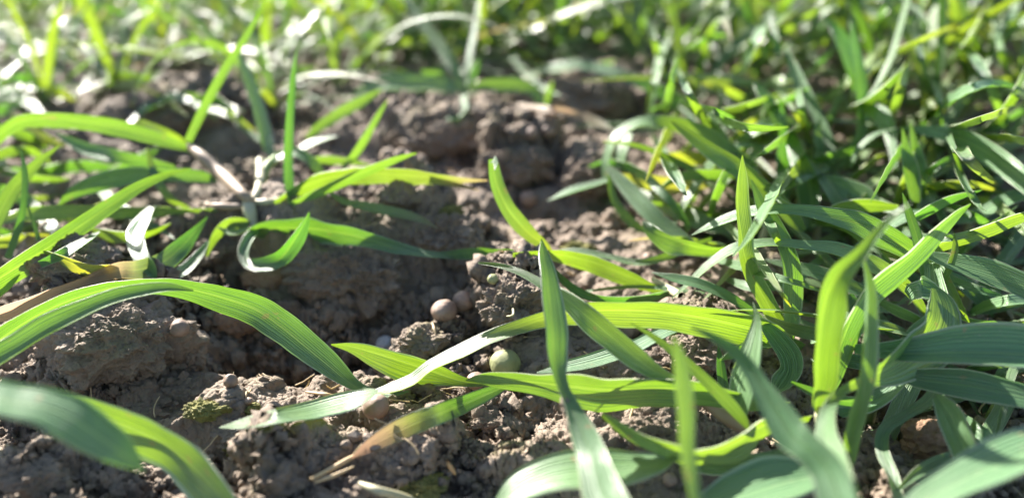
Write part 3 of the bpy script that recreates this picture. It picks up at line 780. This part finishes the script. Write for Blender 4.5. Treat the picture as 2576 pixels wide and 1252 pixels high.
L([(1515, 1040, 12), (1560, 1070, 30), (1620, 1105, 36), (1690, 1128, 46), (1740, 1140, 52), (1800, 1135, 48), (1860, 1112, 60), (1910, 1080, 54), (1960, 1065, 30), (2040, 1050, 14)], d=(80, 77, 80, 84), mode='g')
L([(1690, 1150, 10), (1740, 1160, 30), (1800, 1168, 40), (1880, 1163, 44), (1960, 1145, 36), (2030, 1110, 14)], d=(84, 83, 84), mode='g>n')
L([(1585, 811, 3), (1650, 850, 16), (1720, 905, 26), (1780, 960, 32), (1830, 1010, 36), (1865, 1050, 28), (1882, 1078, 8)], d=(84, 82, 82), mode='g')
traced_tube(P5, 'stem', [(1735, 972, 18), (1780, 1012, 30), (1830, 1050, 36), (1880, 1076, 30), (1960, 1090, 24)], (90, 88, 86), SHEATH, 'sheath flushed purple')
L([(1807, 867, 2), (1813, 920, 24), (1822, 990, 28), (1826, 1035, 16)], d=(95, 95), mode='n')
L([(1740, 1310, 40), (1790, 1268, 70), (1870, 1238, 110), (1960, 1212, 110), (2040, 1195, 70), (2070, 1180, 20)], d=(73, 74, 76), mode='s')
L([(2168, 640, 3), (2183, 720, 18), (2183, 800, 26), (2178, 900, 32), (2166, 990, 40), (2150, 1070, 42), (2135, 1150, 34), (2128, 1200, 10)], d=(78, 77, 80), mode='g>n', cup=.3)
L([(2300, 935, 14), (2270, 955, 30), (2225, 992, 46), (2170, 1022, 46), (2110, 1042, 22)], d=(92, 90), mode='s')
L([(1990, 960, 8), (2060, 990, 28), (2130, 1010, 30), (2200, 1000, 10)], d=(90, 90), mode='g')
traced_tube(P5, 'stem', [(2062, 1030, 26), (2072, 1070, 40), (2080, 1120, 40)], (84, 80), PALE)

L([(1172, 956, 4), (1220, 952, 28), (1290, 958, 46), (1360, 966, 64), (1430, 976, 80), (1510, 984, 90), (1590, 984, 88), (1660, 980, 80), (1720, 982, 74), (1790, 995, 60), (1870, 1010, 44), (1980, 1020, 30)], d=(93, 88, 86, 88), mode='g', wave=.14)
L([(2080, 640, 20), (2000, 700, 30), (1900, 720, 30), (1820, 700, 10)], h=(6, 5, 3), mode='n')
# ---- P10: right plant
P10 = plant(2330, 860, 'wheat seedling at right with broad pale sheened leaves')
L = lambda *a, **k: traced(P10, *a, **k)
L([(1740, 591, 3), (1800, 562, 24), (1870, 538, 30), (1945, 528, 28), (2020, 533, 32), (2090, 545, 46), (2160, 562, 64), (2220, 592, 66), (2280, 625, 52), (2335, 670, 36), (2370, 740, 20)], d=(112, 103, 103, 108), mode='s>s>g>g')
L([(1690, 750, 3), (1730, 715, 14), (1790, 660, 22), (1850, 625, 28), (1930, 610, 24), (2020, 617, 26), (2100, 628, 38), (2180, 657, 46), (2240, 692, 44), (2290, 732, 32), (2330, 790, 16)], d=(108, 102, 101, 106), mode='s>s>g')
L([(2290, 720, 16), (2330, 712, 24), (2320, 650, 28), (2305, 590, 26), (2285, 530, 20), (2270, 484, 2)], d=(101, 100), mode='n')
L([(2366, 720, 8), (2388, 675, 18), (2403, 625, 16), (2400, 584, 2)], d=(99, 98), mode='n')
L([(2330, 640, 20), (2400, 660, 50), (2480, 682, 68), (2550, 708, 68), (2620, 740, 60), (2700, 780, 30)], d=(100, 96, 92), mode='s')
L([(2385, 688, 20), (2440, 725, 42), (2480, 762, 36), (2498, 797, 5)], h=(8, 4, 2), mode='s')
L([(2410, 787, 5), (2480, 783, 16), (2560, 765, 18), (2640, 745, 8)], h=(3, 4, 5), mode='n')
L([(2388, 785, 6), (2450, 806, 16), (2520, 814, 16), (2600, 822, 10)], h=(6, 7, 6), mode='g')
L([(2483, 847, 4), (2530, 835, 18), (2600, 838, 28), (2680, 850, 20)], d=(92, 90), mode='g')
L([(1918, 652, 5), (1980, 666, 24), (2060, 686, 38), (2130, 716, 40), (2200, 748, 24), (2290, 800, 14)], d=(112, 108, 106), mode='s')
L([(2200, 752, 10), (2260, 782, 26), (2310, 806, 22), (2345, 840, 10)], d=(106, 104), mode='g')
L([(2130, 830, 20), (2130, 780, 50), (2170, 740, 50), (2190, 700, 20)], h=(3, 4, 6), mode='n')
L([(2150, 880, 24), (2230, 885, 44), (2300, 886, 66), (2400, 880, 94), (2500, 880, 108), (2600, 885, 112), (2700, 890, 100)], d=(90, 85, 82), mode='s', cup=.18)
L([(2240, 930, 16), (2300, 950, 46), (2370, 960, 66), (2450, 970, 76), (2540, 990, 66), (2640, 1015, 50)], d=(90, 87, 85), mode='s')
L([(2362, 950, 34), (2342, 1000, 34), (2280, 1042, 28), (2228, 1076, 32), (2218, 1130, 34), (2245, 1200, 30), (2262, 1290, 24)], d=(93, 88, 82), mode='n>n>g')
L([(2356, 996, 24), (2385, 1035, 62), (2412, 1095, 66), (2436, 1155, 56), (2446, 1195, 16)], d=(84, 81, 80), mode='s')
L([(2395, 1018, 6), (2450, 1078, 42), (2500, 1112, 44), (2570, 1135, 10)], h=(5, 4, 3), mode='d')
L([(2270, 960, 20), (2180, 915, 40), (2100, 905, 30), (2040, 905, 8)], h=(5, 5, 3), mode='n')

P11 = plant(2800, 1120, 'wheat seedling with a broad striped leaf in the bottom right corner')
L = lambda *a, **k: traced(P11, *a, **k)
L([(2270, 1290, 40), (2340, 1248, 80), (2420, 1205, 94), (2500, 1170, 100), (2600, 1130, 104), (2720, 1090, 90)], d=(66, 66, 68), mode='s')
L([(2250, 1240, 6), (2320, 1180, 30), (2400, 1150, 36), (2520, 1135, 40), (2640, 1120, 30)], h=(2, 3, 3), mode='n')

# ---- P8: looping plant right of centre (slightly out of focus)
P8 = plant(1760, 560, 'wheat seedling with leaves looping over, right of the sunlit clods')
L = lambda *a, **k: traced(P8, *a, **k)
L([(1517, 357, 3), (1584, 362, 10), (1640, 378, 16), (1700, 405, 18), (1770, 440, 16), (1830, 470, 6)], d=(142, 138, 136), mode='g>n')
L([(1522, 450, 16), (1524, 405, 20), (1545, 350, 24), (1590, 315, 26), (1640, 303, 28), (1700, 312, 40), (1760, 335, 50), (1830, 378, 44), (1900, 420, 24)], d=(146, 146, 142), mode='s>s>g>g')
L([(1560, 425, 20), (1566, 375, 30), (1585, 335, 16)], d=(150, 152), mode='s')
L([(1528, 420, 16), (1580, 475, 42), (1630, 530, 46), (1685, 575, 38), (1745, 612, 16)], d=(140, 132, 126), mode='s>n')
L([(1533, 420, 16), (1545, 500, 20), (1590, 560, 26), (1640, 590, 10)], d=(142, 136), mode='n')
L([(1560, 442, 14), (1620, 455, 44), (1690, 460, 50), (1740, 460, 38), (1785, 470, 8)], d=(146, 142), mode='g', yel=(.25, .3, .2), dry=(0, .15), label='yellow leaf with orange spots')
L([(1378, 505, 3), (1435, 480, 18), (1505, 460, 14), (1540, 450, 6)], d=(142, 144), mode='s')
L([(1617, 556, 6), (1640, 580, 36), (1690, 605, 46), (1740, 620, 38), (1800, 628, 24), (1850, 615, 10)], d=(120, 116, 120), mode='g', cup=.25)
L([(1690, 306, 5), (1740, 340, 30), (1800, 380, 42), (1860, 420, 46), (1910, 465, 44), (1960, 510, 44), (2000, 555, 38), (2022, 580, 16)], d=(128, 122, 122), mode='g', cup=.3)
L([(1655, 478, 4), (1700, 447, 20), (1760, 437, 28), (1840, 438, 24), (1880, 450, 8)], d=(136, 134), mode='g')
L([(1600, 480, 20), (1680, 520, 40), (1770, 560, 44), (1850, 580, 20)], h=(5, 5, 4), mode='n')
L([(1640, 400, 10), (1700, 395, 34), (1790, 400, 40), (1860, 430, 24)], h=(12, 12, 8), mode='g', yel=(.3, .3))

# ---- P9: erect plants at upper right, out of focus
def grp(label, base, leaves):
    p = plant(*base, label)
    for (pts, d, m) in leaves: traced(p, pts, d=d, mode=m)
grp('erect wheat seedling with tall blue green blade at upper right', (2095, 440), [
    ([(2096, 410, 14), (2088, 360, 22), (2065, 310, 28), (2035, 250, 30), (2000, 180, 28), (1978, 125, 8)], (150, 158, 168), 'n'),
    ([(2090, 420, 10), (2057, 350, 22), (2064, 298, 3)], (152, 152), 'g'),
    ([(2110, 420, 12), (2160, 345, 22), (2170, 275, 26), (2163, 200, 27), (2152, 125, 22), (2142, 56, 5)], (155, 165, 172), 'g'),
    ([(2150, 230, 12), (2140, 170, 30), (2110, 90, 28), (2072, 38, 5)], (172, 178), 'g'),
    ([(2140, 420, 8), (2160, 375, 14), (2200, 340, 14), (2252, 322, 3)], (140, 138), 's'),
    ([(2130, 430, 10), (2180, 260, 10), (2205, 220, 12), (2240, 150, 16), (2265, 70, 18), (2288, -20, 16)], (165, 160, 160), 's')])
grp('blurred wheat seedling with tiny erect tip behind the grey broad blade', (1985, 520), [
    ([(1972, 495, 20), (1969, 440, 34), (1968, 375, 27), (1968, 300, 15), (1962, 249, 3)], (145, 148), 'g'),
    ([(2042, 570, 30), (2040, 510, 52), (2030, 450, 60), (2005, 390, 44), (1984, 328, 16)], (130, 136, 146), 's'),
    ([(1975, 350, 14), (1950, 300, 28), (1925, 250, 28), (1898, 213, 6)], (155, 162), 'g'),
    ([(1960, 135, 16), (1947, 80, 18), (1939, 28, 5)], (172, 178), 'n'),
    ([(1860, 415, 10), (1850, 400, 16), (1825, 355, 24), (1795, 310, 22), (1782, 268, 8)], (142, 148), 's'),
    ([(2075, 445, 16), (2120, 470, 52), (2170, 497, 62), (2215, 530, 30)], (134, 128), 's')])
grp('wheat seedling with white folded leaf at the right, out of focus', (2290, 500), [
    ([(2178, 272, 14), (2210, 285, 44), (2235, 320, 38), (2246, 370, 22), (2252, 430, 14)], (160, 150, 145), 's'),
    ([(2262, 322, 5), (2330, 328, 26), (2400, 342, 46), (2460, 370, 58), (2520, 410, 60), (2575, 455, 52), (2640, 520, 30)], (140, 128, 115), 's>s>n'),
    ([(2302, 508, 20), (2290, 440, 34), (2278, 380, 22), (2270, 323, 2)], (128, 130), 'g'),
    ([(2320, 500, 14), (2312, 430, 26), (2300, 370, 20), (2290, 308, 2)], (130, 134), 'g'),
    ([(2290, 552, 20), (2340, 526, 28), (2400, 497, 22), (2470, 478, 2)], (112, 110), 'g'),
    ([(2330, 642, 8), (2370, 617, 28), (2440, 590, 36), (2520, 560, 36), (2620, 530, 24)], (108, 104, 102), 'g'),
    ([(2150, 620, 8), (2200, 590, 20), (2280, 545, 28), (2350, 530, 10)], (115, 112), 's'),
    ([(2060, 545, 10), (2110, 520, 34), (2180, 515, 40), (2260, 520, 14)], (122, 120), 'g'),
    ([(2380, 560, 10), (2450, 545, 30), (2540, 500, 34), (2640, 470, 24)], (125, 122), 's')])
grp('blurred wheat seedling in the middle at the top with dark level leaves', (1172, 238), [
    ([(1170, 235, 14), (1120, 135, 32), (1065, 60, 32), (1010, -20, 20)], (205, 215, 225), 'g'),
    ([(1174, 235, 10), (1180, 150, 18), (1195, 70, 16), (1205, 0, 8)], (205, 220), 's'),
    ([(1168, 232, 14), (1120, 218, 36), (1040, 210, 44), (960, 212, 42), (890, 240, 14)], (205, 200), 'd'),
    ([(1180, 226, 12), (1230, 214, 34), (1300, 215, 36), (1340, 226, 30), (1362, 262, 24)], (205, 198), 'n>n>s'),
    ([(1166, 238, 14), (1166, 268, 20), (1148, 292, 22), (1128, 302, 6)], (200, 195), 's'),
    ([(1176, 230, 10), (1190, 180, 22), (1205, 150, 10)], (206, 210), 'g'),
    ([(1160, 225, 10), (1110, 195, 30), (1060, 180, 10)], (206, 210), 'g')])
grp('blurred wheat seedling with long arching yellowing leaf at top centre', (1385, 200), [
    ([(1376, 168, 14), (1440, 162, 24), (1500, 170, 26), (1560, 185, 28), (1640, 218, 32), (1720, 256, 32), (1800, 300, 12)], (220, 205, 190), 's>s>g>g'),
    ([(1372, 270, 10), (1378, 240, 24), (1390, 205, 4)], (200, 202), 'g'),
    ([(1330, 190, 8), (1380, 178, 18), (1440, 172, 12)], (225, 225), 's')])
# more blades of the same seedlings in the tangle, thin and crossing
def fillers(plants, n, xr, yr, ang, length, width, hts, seed, modes='ggsn', flip=.25):
    r = random.Random(seed)
    for i in range(n):
        x, y = r.uniform(*xr), r.uniform(*yr); k = .45 + .75 * (y / 900)
        a = R(r.uniform(*ang)) * (-1 if r.random() < flip else 1)
        if r.random() < .5: a = math.pi - a if r.random() < .35 else a
        Ln = r.uniform(*length) * k; w = r.uniform(*width) * k; bow = r.uniform(-.18, .3) * Ln
        m = r.choice(modes); h0, h1, h2 = r.uniform(1, 4), r.uniform(*hts), r.uniform(*hts) * .8
        dx, dy = math.cos(a), -math.sin(a)
        pts = []
        for t, ww in ((0, .45), (.2, .85), (.45, 1), (.7, .8), (.88, .45), (1, .08)):
            b = bow * 4 * t * (1 - t) * (1 if abs(dx) > .3 else .3)
            pts.append((x + dx * Ln * t + (0 if abs(dx) > .3 else b), y + dy * Ln * t - (b if abs(dx) > .3 else 0), max(2, w * ww)))
        pl = min(plants, key=lambda e: (e.location.x - at_h(x, y, 0)[0]) ** 2 + (e.location.y - at_h(x, y, 0)[1]) ** 2)
        traced(pl, pts, h=(h0, h1, h2), mode=m, yel=(0, r.choice([0, 0, 0, .3])), cup=.18, wave=.15)
ALLW = [o for o in C.objects if o.type == 'EMPTY' and o.get('category') == 'wheat plant']
fillers(ALLW, 44, (1680, 2560), (330, 640), (5, 80), (200, 420), (20, 34), (6, 20), 5, 'gggsn')
fillers(ALLW, 16, (1950, 2560), (620, 1000), (-10, 50), (150, 300), (22, 36), (3, 9), 6, 'gsnd')
fillers(ALLW, 56, (1620, 2560), (150, 380), (10, 80), (220, 440), (22, 38), (14, 34), 7, 'ggggs')
fillers(ALLW, 12, (-60, 330), (360, 600), (-10, 35), (200, 360), (26, 40), (4, 12), 8, 'gsgn')
fillers(ALLW, 16, (-60, 700), (150, 320), (-30, 20), (160, 330), (30, 48), (3, 12), 9, 'gssn')
fillers(ALLW, 10, (850, 1600), (90, 190), (10, 60), (180, 330), (28, 44), (4, 14), 10, 'ggsn')

p = plant(1420, 300, 'flat dead tan leaf lying on the clods at upper centre', 'dead leaves')
traced(p, [(1300, 262, 10), (1380, 276, 20), (1440, 287, 24), (1490, 302, 24), (1530, 322, 12), (1550, 332, 3)], d=(185, 175, 165), mode='s', dry=(1, .8, .3))
p = plant(850, 320, 'pale leaf lying at upper left, shining in the sun', 'dead leaves')
traced(p, [(962, 224, 5), (910, 255, 28), (860, 282, 32), (800, 322, 26), (770, 350, 6)], d=(175, 165), mode='n')

# ---------------------------------------------------------------- small straws and roots
def straw(label, pts, h, w, mat=STRAW, cat='straw'):
    P = [at_h(x, y, terr1(at_h(x, y, 0)) + hh * MM) for (x, y), hh in zip(pts, h)]
    P = [clamp_ray(q, .0004) for q in P]
    o = tube('straw', P, [w / 2 * MM * .6] + [w / 2 * MM] * (len(P) - 2) + [w / 2 * MM * .4], mat, None, n=20, nx=7)
    tag(o, label, cat, 'bits of straw and root on the soil')
straw('split brown straw end at the withered leaf tip', [(780, 1205), (830, 1180), (880, 1152), (905, 1140)], (.5, .7, .8, .6), .55)
straw('second strand of the brown straw, below the first', [(790, 1212), (840, 1195), (890, 1172)], (.5, .7, .6), .45)
straw('pale curved root at the bottom edge', [(905, 1215), (950, 1232), (1010, 1248), (1060, 1262)], (1, 1.6, 1.2, .5), .9, PALE, 'root')
straw('short brown twig standing on the pointed clod', [(1088, 812), (1092, 826), (1096, 840)], (3.5, 2, .6), .45)
straw('short brown stub upright on the bottom ridge', [(1126, 1162), (1136, 1178), (1146, 1192)], (2.4, 1.4, .5), .5)
straw('pale hooked root on the sunlit crumbly clod', [(1275, 795), (1290, 792), (1290, 775), (1284, 765)], (.8, 1.2, 1.2, .8), .3, PALE, 'root')
straw('reddish twig poking up below the long striped leaf', [(1812, 826), (1820, 845), (1828, 862)], (6, 3, 1), .6, SHEATH, 'twig')
straw('thin straw fibre on the soil below the leaf crossing', [(770, 985), (820, 992), (860, 998)], (1, 1.2, .8), .5)
straw('brown stub on the soil at lower right', [(2235, 1160), (2248, 1175), (2240, 1195)], (2.5, 1.6, .6), .6, SHEATH, 'twig')

def litter():
    r = np.random.RandomState(21); vs = []; fs = []; off = 0
    for i in range(260):
        py = 1300 - 1050 * r.rand() ** .8; px = r.uniform(-100, 2650); q = at_h(px, py, 0)
        n = 6; L_ = r.uniform(1.0, 4.5) * MM; a = r.uniform(0, 6.28); w = r.uniform(.05, .16) * MM; c = r.uniform(-250, 250)
        t = np.linspace(0, 1, n); an = a + c * L_ * t
        X = q[0] + np.cumsum(np.cos(an)) * L_ / n; Y = q[1] + np.cumsum(np.sin(an)) * L_ / n
        Z = np.maximum(terrain(X, Y), terrain(X, Y).mean()) + (.5 + r.rand() * t * 1.5) * MM
        ctr = np.stack([X, Y, Z], -1); sd = np.stack([-np.sin(an), np.cos(an), np.zeros(n)], -1); up = np.array([0, 0, 1.0])
        ring = [ctr + sd * w, ctr + up * w, ctr - sd * w, ctr - up * w]
        vs.append(np.stack(ring, 1).reshape(-1, 3)); idx = np.arange(n * 4).reshape(n, 4); nx_ = np.roll(idx, -1, 1)
        fs.append(np.stack([idx[:-1], nx_[:-1], nx_[1:], idx[1:]], -1).reshape(-1, 4) + off); off += 4 * n
    me = np_mesh('plant_litter', np.concatenate(vs), np.concatenate(fs))
    tag(link('plant_litter', me, STRAW), 'tiny straw fibres and root hairs strewn over the soil', 'litter', kind='stuff')
litter()

# ---------------------------------------------------------------- procedural seedlings for the rest of the field
def gen_leaf(r, parent, length, width, az, el0, bend, name='leaf', yel=0, dry=0):
    n = 22; P = [np.zeros(3)]; el = el0; a = az
    st = length / (n - 1); tw = r.uniform(-.9, .9)
    for i in range(n - 1):
        t = i / (n - 1)
        el -= bend / (n - 1) * (.4 + 1.3 * t); a += r.gauss(0, .03)
        q = P[-1] + st * np.array([math.cos(a) * math.cos(el), math.sin(a) * math.cos(el), math.sin(el)])
        if q[2] < .001: q[2] = .001; el = max(el, -.05)
        P.append(q)
    P = np.array(P); t = np.linspace(0, 1, n)
    T = np.gradient(P, axis=0); T /= np.linalg.norm(T, axis=1, keepdims=True) + 1e-9
    hz = np.cross(T, np.array([0, 0, 1.0])); hz /= np.linalg.norm(hz, axis=1, keepdims=True) + 1e-6
    nn = np.cross(hz, T); ang = tw * t * 1.2 + r.uniform(-.5, .5)
    W = np.cos(ang)[:, None] * hz + np.sin(ang)[:, None] * nn
    Wd = width * np.minimum(1, .35 + 2.6 * t) * np.clip((1 - t) * 2.2, 0, 1) ** .6
    Wd = np.maximum(Wd, .0002)
    dr = np.clip((t - .7) * 3, 0, 1) * dry; ye = np.full(n, yel)
    me = ribbon(name, P, W, Wd, dr, ye, r.random(), .18, .15, r.random() * 90, nx=5)
    return link(name, me, LEAF, parent)
def make_proto(k, low=False):
    r = random.Random(500 + k)
    e = empty('wheat_seedling', (0, 0, 0))
    tube('stem', [(0, 0, -.004), (.0005, 0, .004), (.001, .0005, .010)], [.0014, .0012, .0010], PALE if k % 2 else GSTEM, e, nx=7, n=8)
    nl = r.choice([5, 6, 7]) if low else r.choice([6, 7, 8, 9])
    for i in range(nl):
        up = r.random()
        if low: up = .1
        gen_leaf(r, e, r.uniform(.055, .105) * (.75 if low else 1), r.uniform(.0022, .0039), 2 * math.pi * (i + r.random() * .7) / nl,
                 R(r.uniform(35, 80)) if up > .3 else R(r.uniform(8, 30)), R(r.uniform(10, 100)),
                 yel=.18 if r.random() < .12 else r.uniform(0, .12), dry=.9 if r.random() < .25 else 0)
    return e
protos = [make_proto(k) for k in range(12)] + [make_proto(20 + k, True) for k in range(6)]
first = [True] * len(protos)
def want(px, py, x, y):
    """how full the field is at the ground point seen at px,py"""
    if px > 1600:
        b = 1.0 if py < (470 if px < 1800 else 560) and px > 1600 + max(0, py - 150) * .6 else 0.0
        if 2330 < px < 2680 and py < (135 if px < 2420 else 215): b = 0
        if px > 2620 : b = 1.0 if py < 1100 else .5
        return b
    if px > 850: return 1.0 if py < (175 if px < 1350 else 165) else .0
    if px < -150: return .8 if py < 900 else .3
    if py < 110: return .9
    return .55 if py < 300 and not (360 < px < 580 and py > 215) else 0.0
rp = random.Random(99)
spots = []
gy = .13
labels = {
    'L': 'out of focus wheat seedling in the sparse rows at upper left',
    'M': 'out of focus wheat seedling in the green rows at top centre',
    'R': 'out of focus wheat seedling in the thick growth at upper right',
    'N': 'low wheat seedling lying in the tangle of leaves at right',
    'X': 'wheat seedling beside the soil patch, outside the close up'}
cands = []
for _ in range(9000):
    x = rp.uniform(-.5, .5); y = rp.uniform(.10, .56)
    cands.append((x, y))
for (x, y) in cands:
    rel = np.array([x, y, 0.0]) - CAM
    dep = rel @ FWD; px = 1288 + F * (rel @ RGT) / dep; py = 626 - F * (rel @ UP) / dep
    if px < -900 or px > 3600: continue
    w = want(px, py, x, y)
    if rp.random() > w: continue
    sep = (.022 if y < .3 else .022) if px > 1600 else .0165 if px > 850 else .019
    if any((x - a) ** 2 + (y - b) ** 2 < sep * sep for a, b, *_ in spots): continue
    spots.append((x, y, px, py))
for (px, py) in [(1900, 690), (2050, 640), (2230, 680), (2420, 640), (2560, 620), (2150, 780), (2420, 780), (2560, 760), (2330, 900), (2500, 1010), (2200, 1000), (2580, 900), (1990, 600), (2300, 600), (2480, 560), (2100, 560)]:
    q = at_h(px, py, 0); spots.append((q[0], q[1], px, py))
spots.sort(key=lambda s: s[1])
inview = [s for s in spots if -120 < s[2] < 2700 and s[3] > -130]
rest = [s for s in spots if not (-120 < s[2] < 2700 and s[3] > -130)]
print('SPOTS', len(inview), len(rest))
use = inview[:272] + rest[:14]
for i, (x, y, px, py) in enumerate(use):
    lowp = y < .165 or (px > 1500 and py > 330)
    k = 12 + rp.randrange(6) if lowp else rp.randrange(12)
    src = protos[k]
    if first[k]: e = src; first[k] = False
    else:
        e = src.copy(); C.objects.link(e)
        for ch in list(src.children):
            c = ch.copy(); C.objects.link(c); c.parent = e
    z = terr1((x, y, 0))
    e.location = (x, y, z - .001)
    e.rotation_euler = (rp.gauss(0, .08), rp.gauss(0, .08), rp.uniform(0, 6.28))
    s = rp.uniform(.72, 1.12) * (.75 if px < 900 else .72 if y < .165 else 1.0)
    e.scale = (s, s, s)
    key = 'X' if (px < -120 or px > 2700 or py < -130) else ('L' if px < 850 else 'M' if px < 1600 else 'N' if lowp else 'R')
    tag(e, labels[key], 'wheat plant', {'L': 'blurred seedlings at upper left', 'M': 'blurred seedlings at top centre', 'R': 'blurred seedlings at upper right', 'N': 'low seedlings in the tangle at right', 'X': 'seedlings around the close up'}[key])
for k, p in enumerate(protos):
    if first[k]:
        for ch in list(p.children): bpy.data.objects.remove(ch)
        bpy.data.objects.remove(p)

# far field beyond the close-up: a mass of blades nobody could count
def far_field():
    r = np.random.RandomState(8); vs = []; fs = []; cols = []; off = 0
    n = 6; ncount = 14000
    Y = .57 + 3.4 * r.rand(ncount) ** 2.0; X = r.uniform(-1, 1, ncount) * (.45 + Y * .9)
    Z = terrain(X, Y)
    t = np.linspace(0, 1, n)
    for i in range(ncount):
        a = r.uniform(0, 6.28); el = r.uniform(.5, 1.4); b = r.uniform(.3, 1.8); Ls = r.uniform(.03, .075) * (1 + Y[i] * .15); w = .004
        e = el - b * t * .8
        xs = np.concatenate([[0], np.cumsum(np.cos(e[:-1]) * Ls / (n - 1))]); zs = np.concatenate([[0], np.cumsum(np.sin(e[:-1]) * Ls / (n - 1))])
        ww = w * np.clip((1 - t) * 1.8, .05, 1) / 2
        c = np.stack([X[i] + xs * math.cos(a), Y[i] + xs * math.sin(a), Z[i] + np.maximum(zs, .001)], -1)
        s = np.array([-math.sin(a), math.cos(a), 0])
        v = np.concatenate([c - s * ww[:, None], c + s * ww[:, None]]); vs.append(v)
        f = np.stack([np.arange(n - 1), np.arange(n - 1) + n, np.arange(1, n) + n, np.arange(1, n)], -1) + off; fs.append(f); off += 2 * n
        cols.append(np.tile([0, r.rand() * .2, r.rand(), 1], (2 * n, 1)))
    me = np_mesh('far_wheat', np.concatenate(vs), np.concatenate(fs))
    me.uv_layers.new(name='UVMap')
    ca = me.color_attributes.new('tint', 'FLOAT_COLOR', 'POINT'); ca.data.foreach_set('color', np.concatenate(cols).astype(np.float32).ravel())
    tag(link('far_wheat', me, LEAF), 'mass of wheat blades farther out in the field', 'wheat', kind='stuff')
far_field()
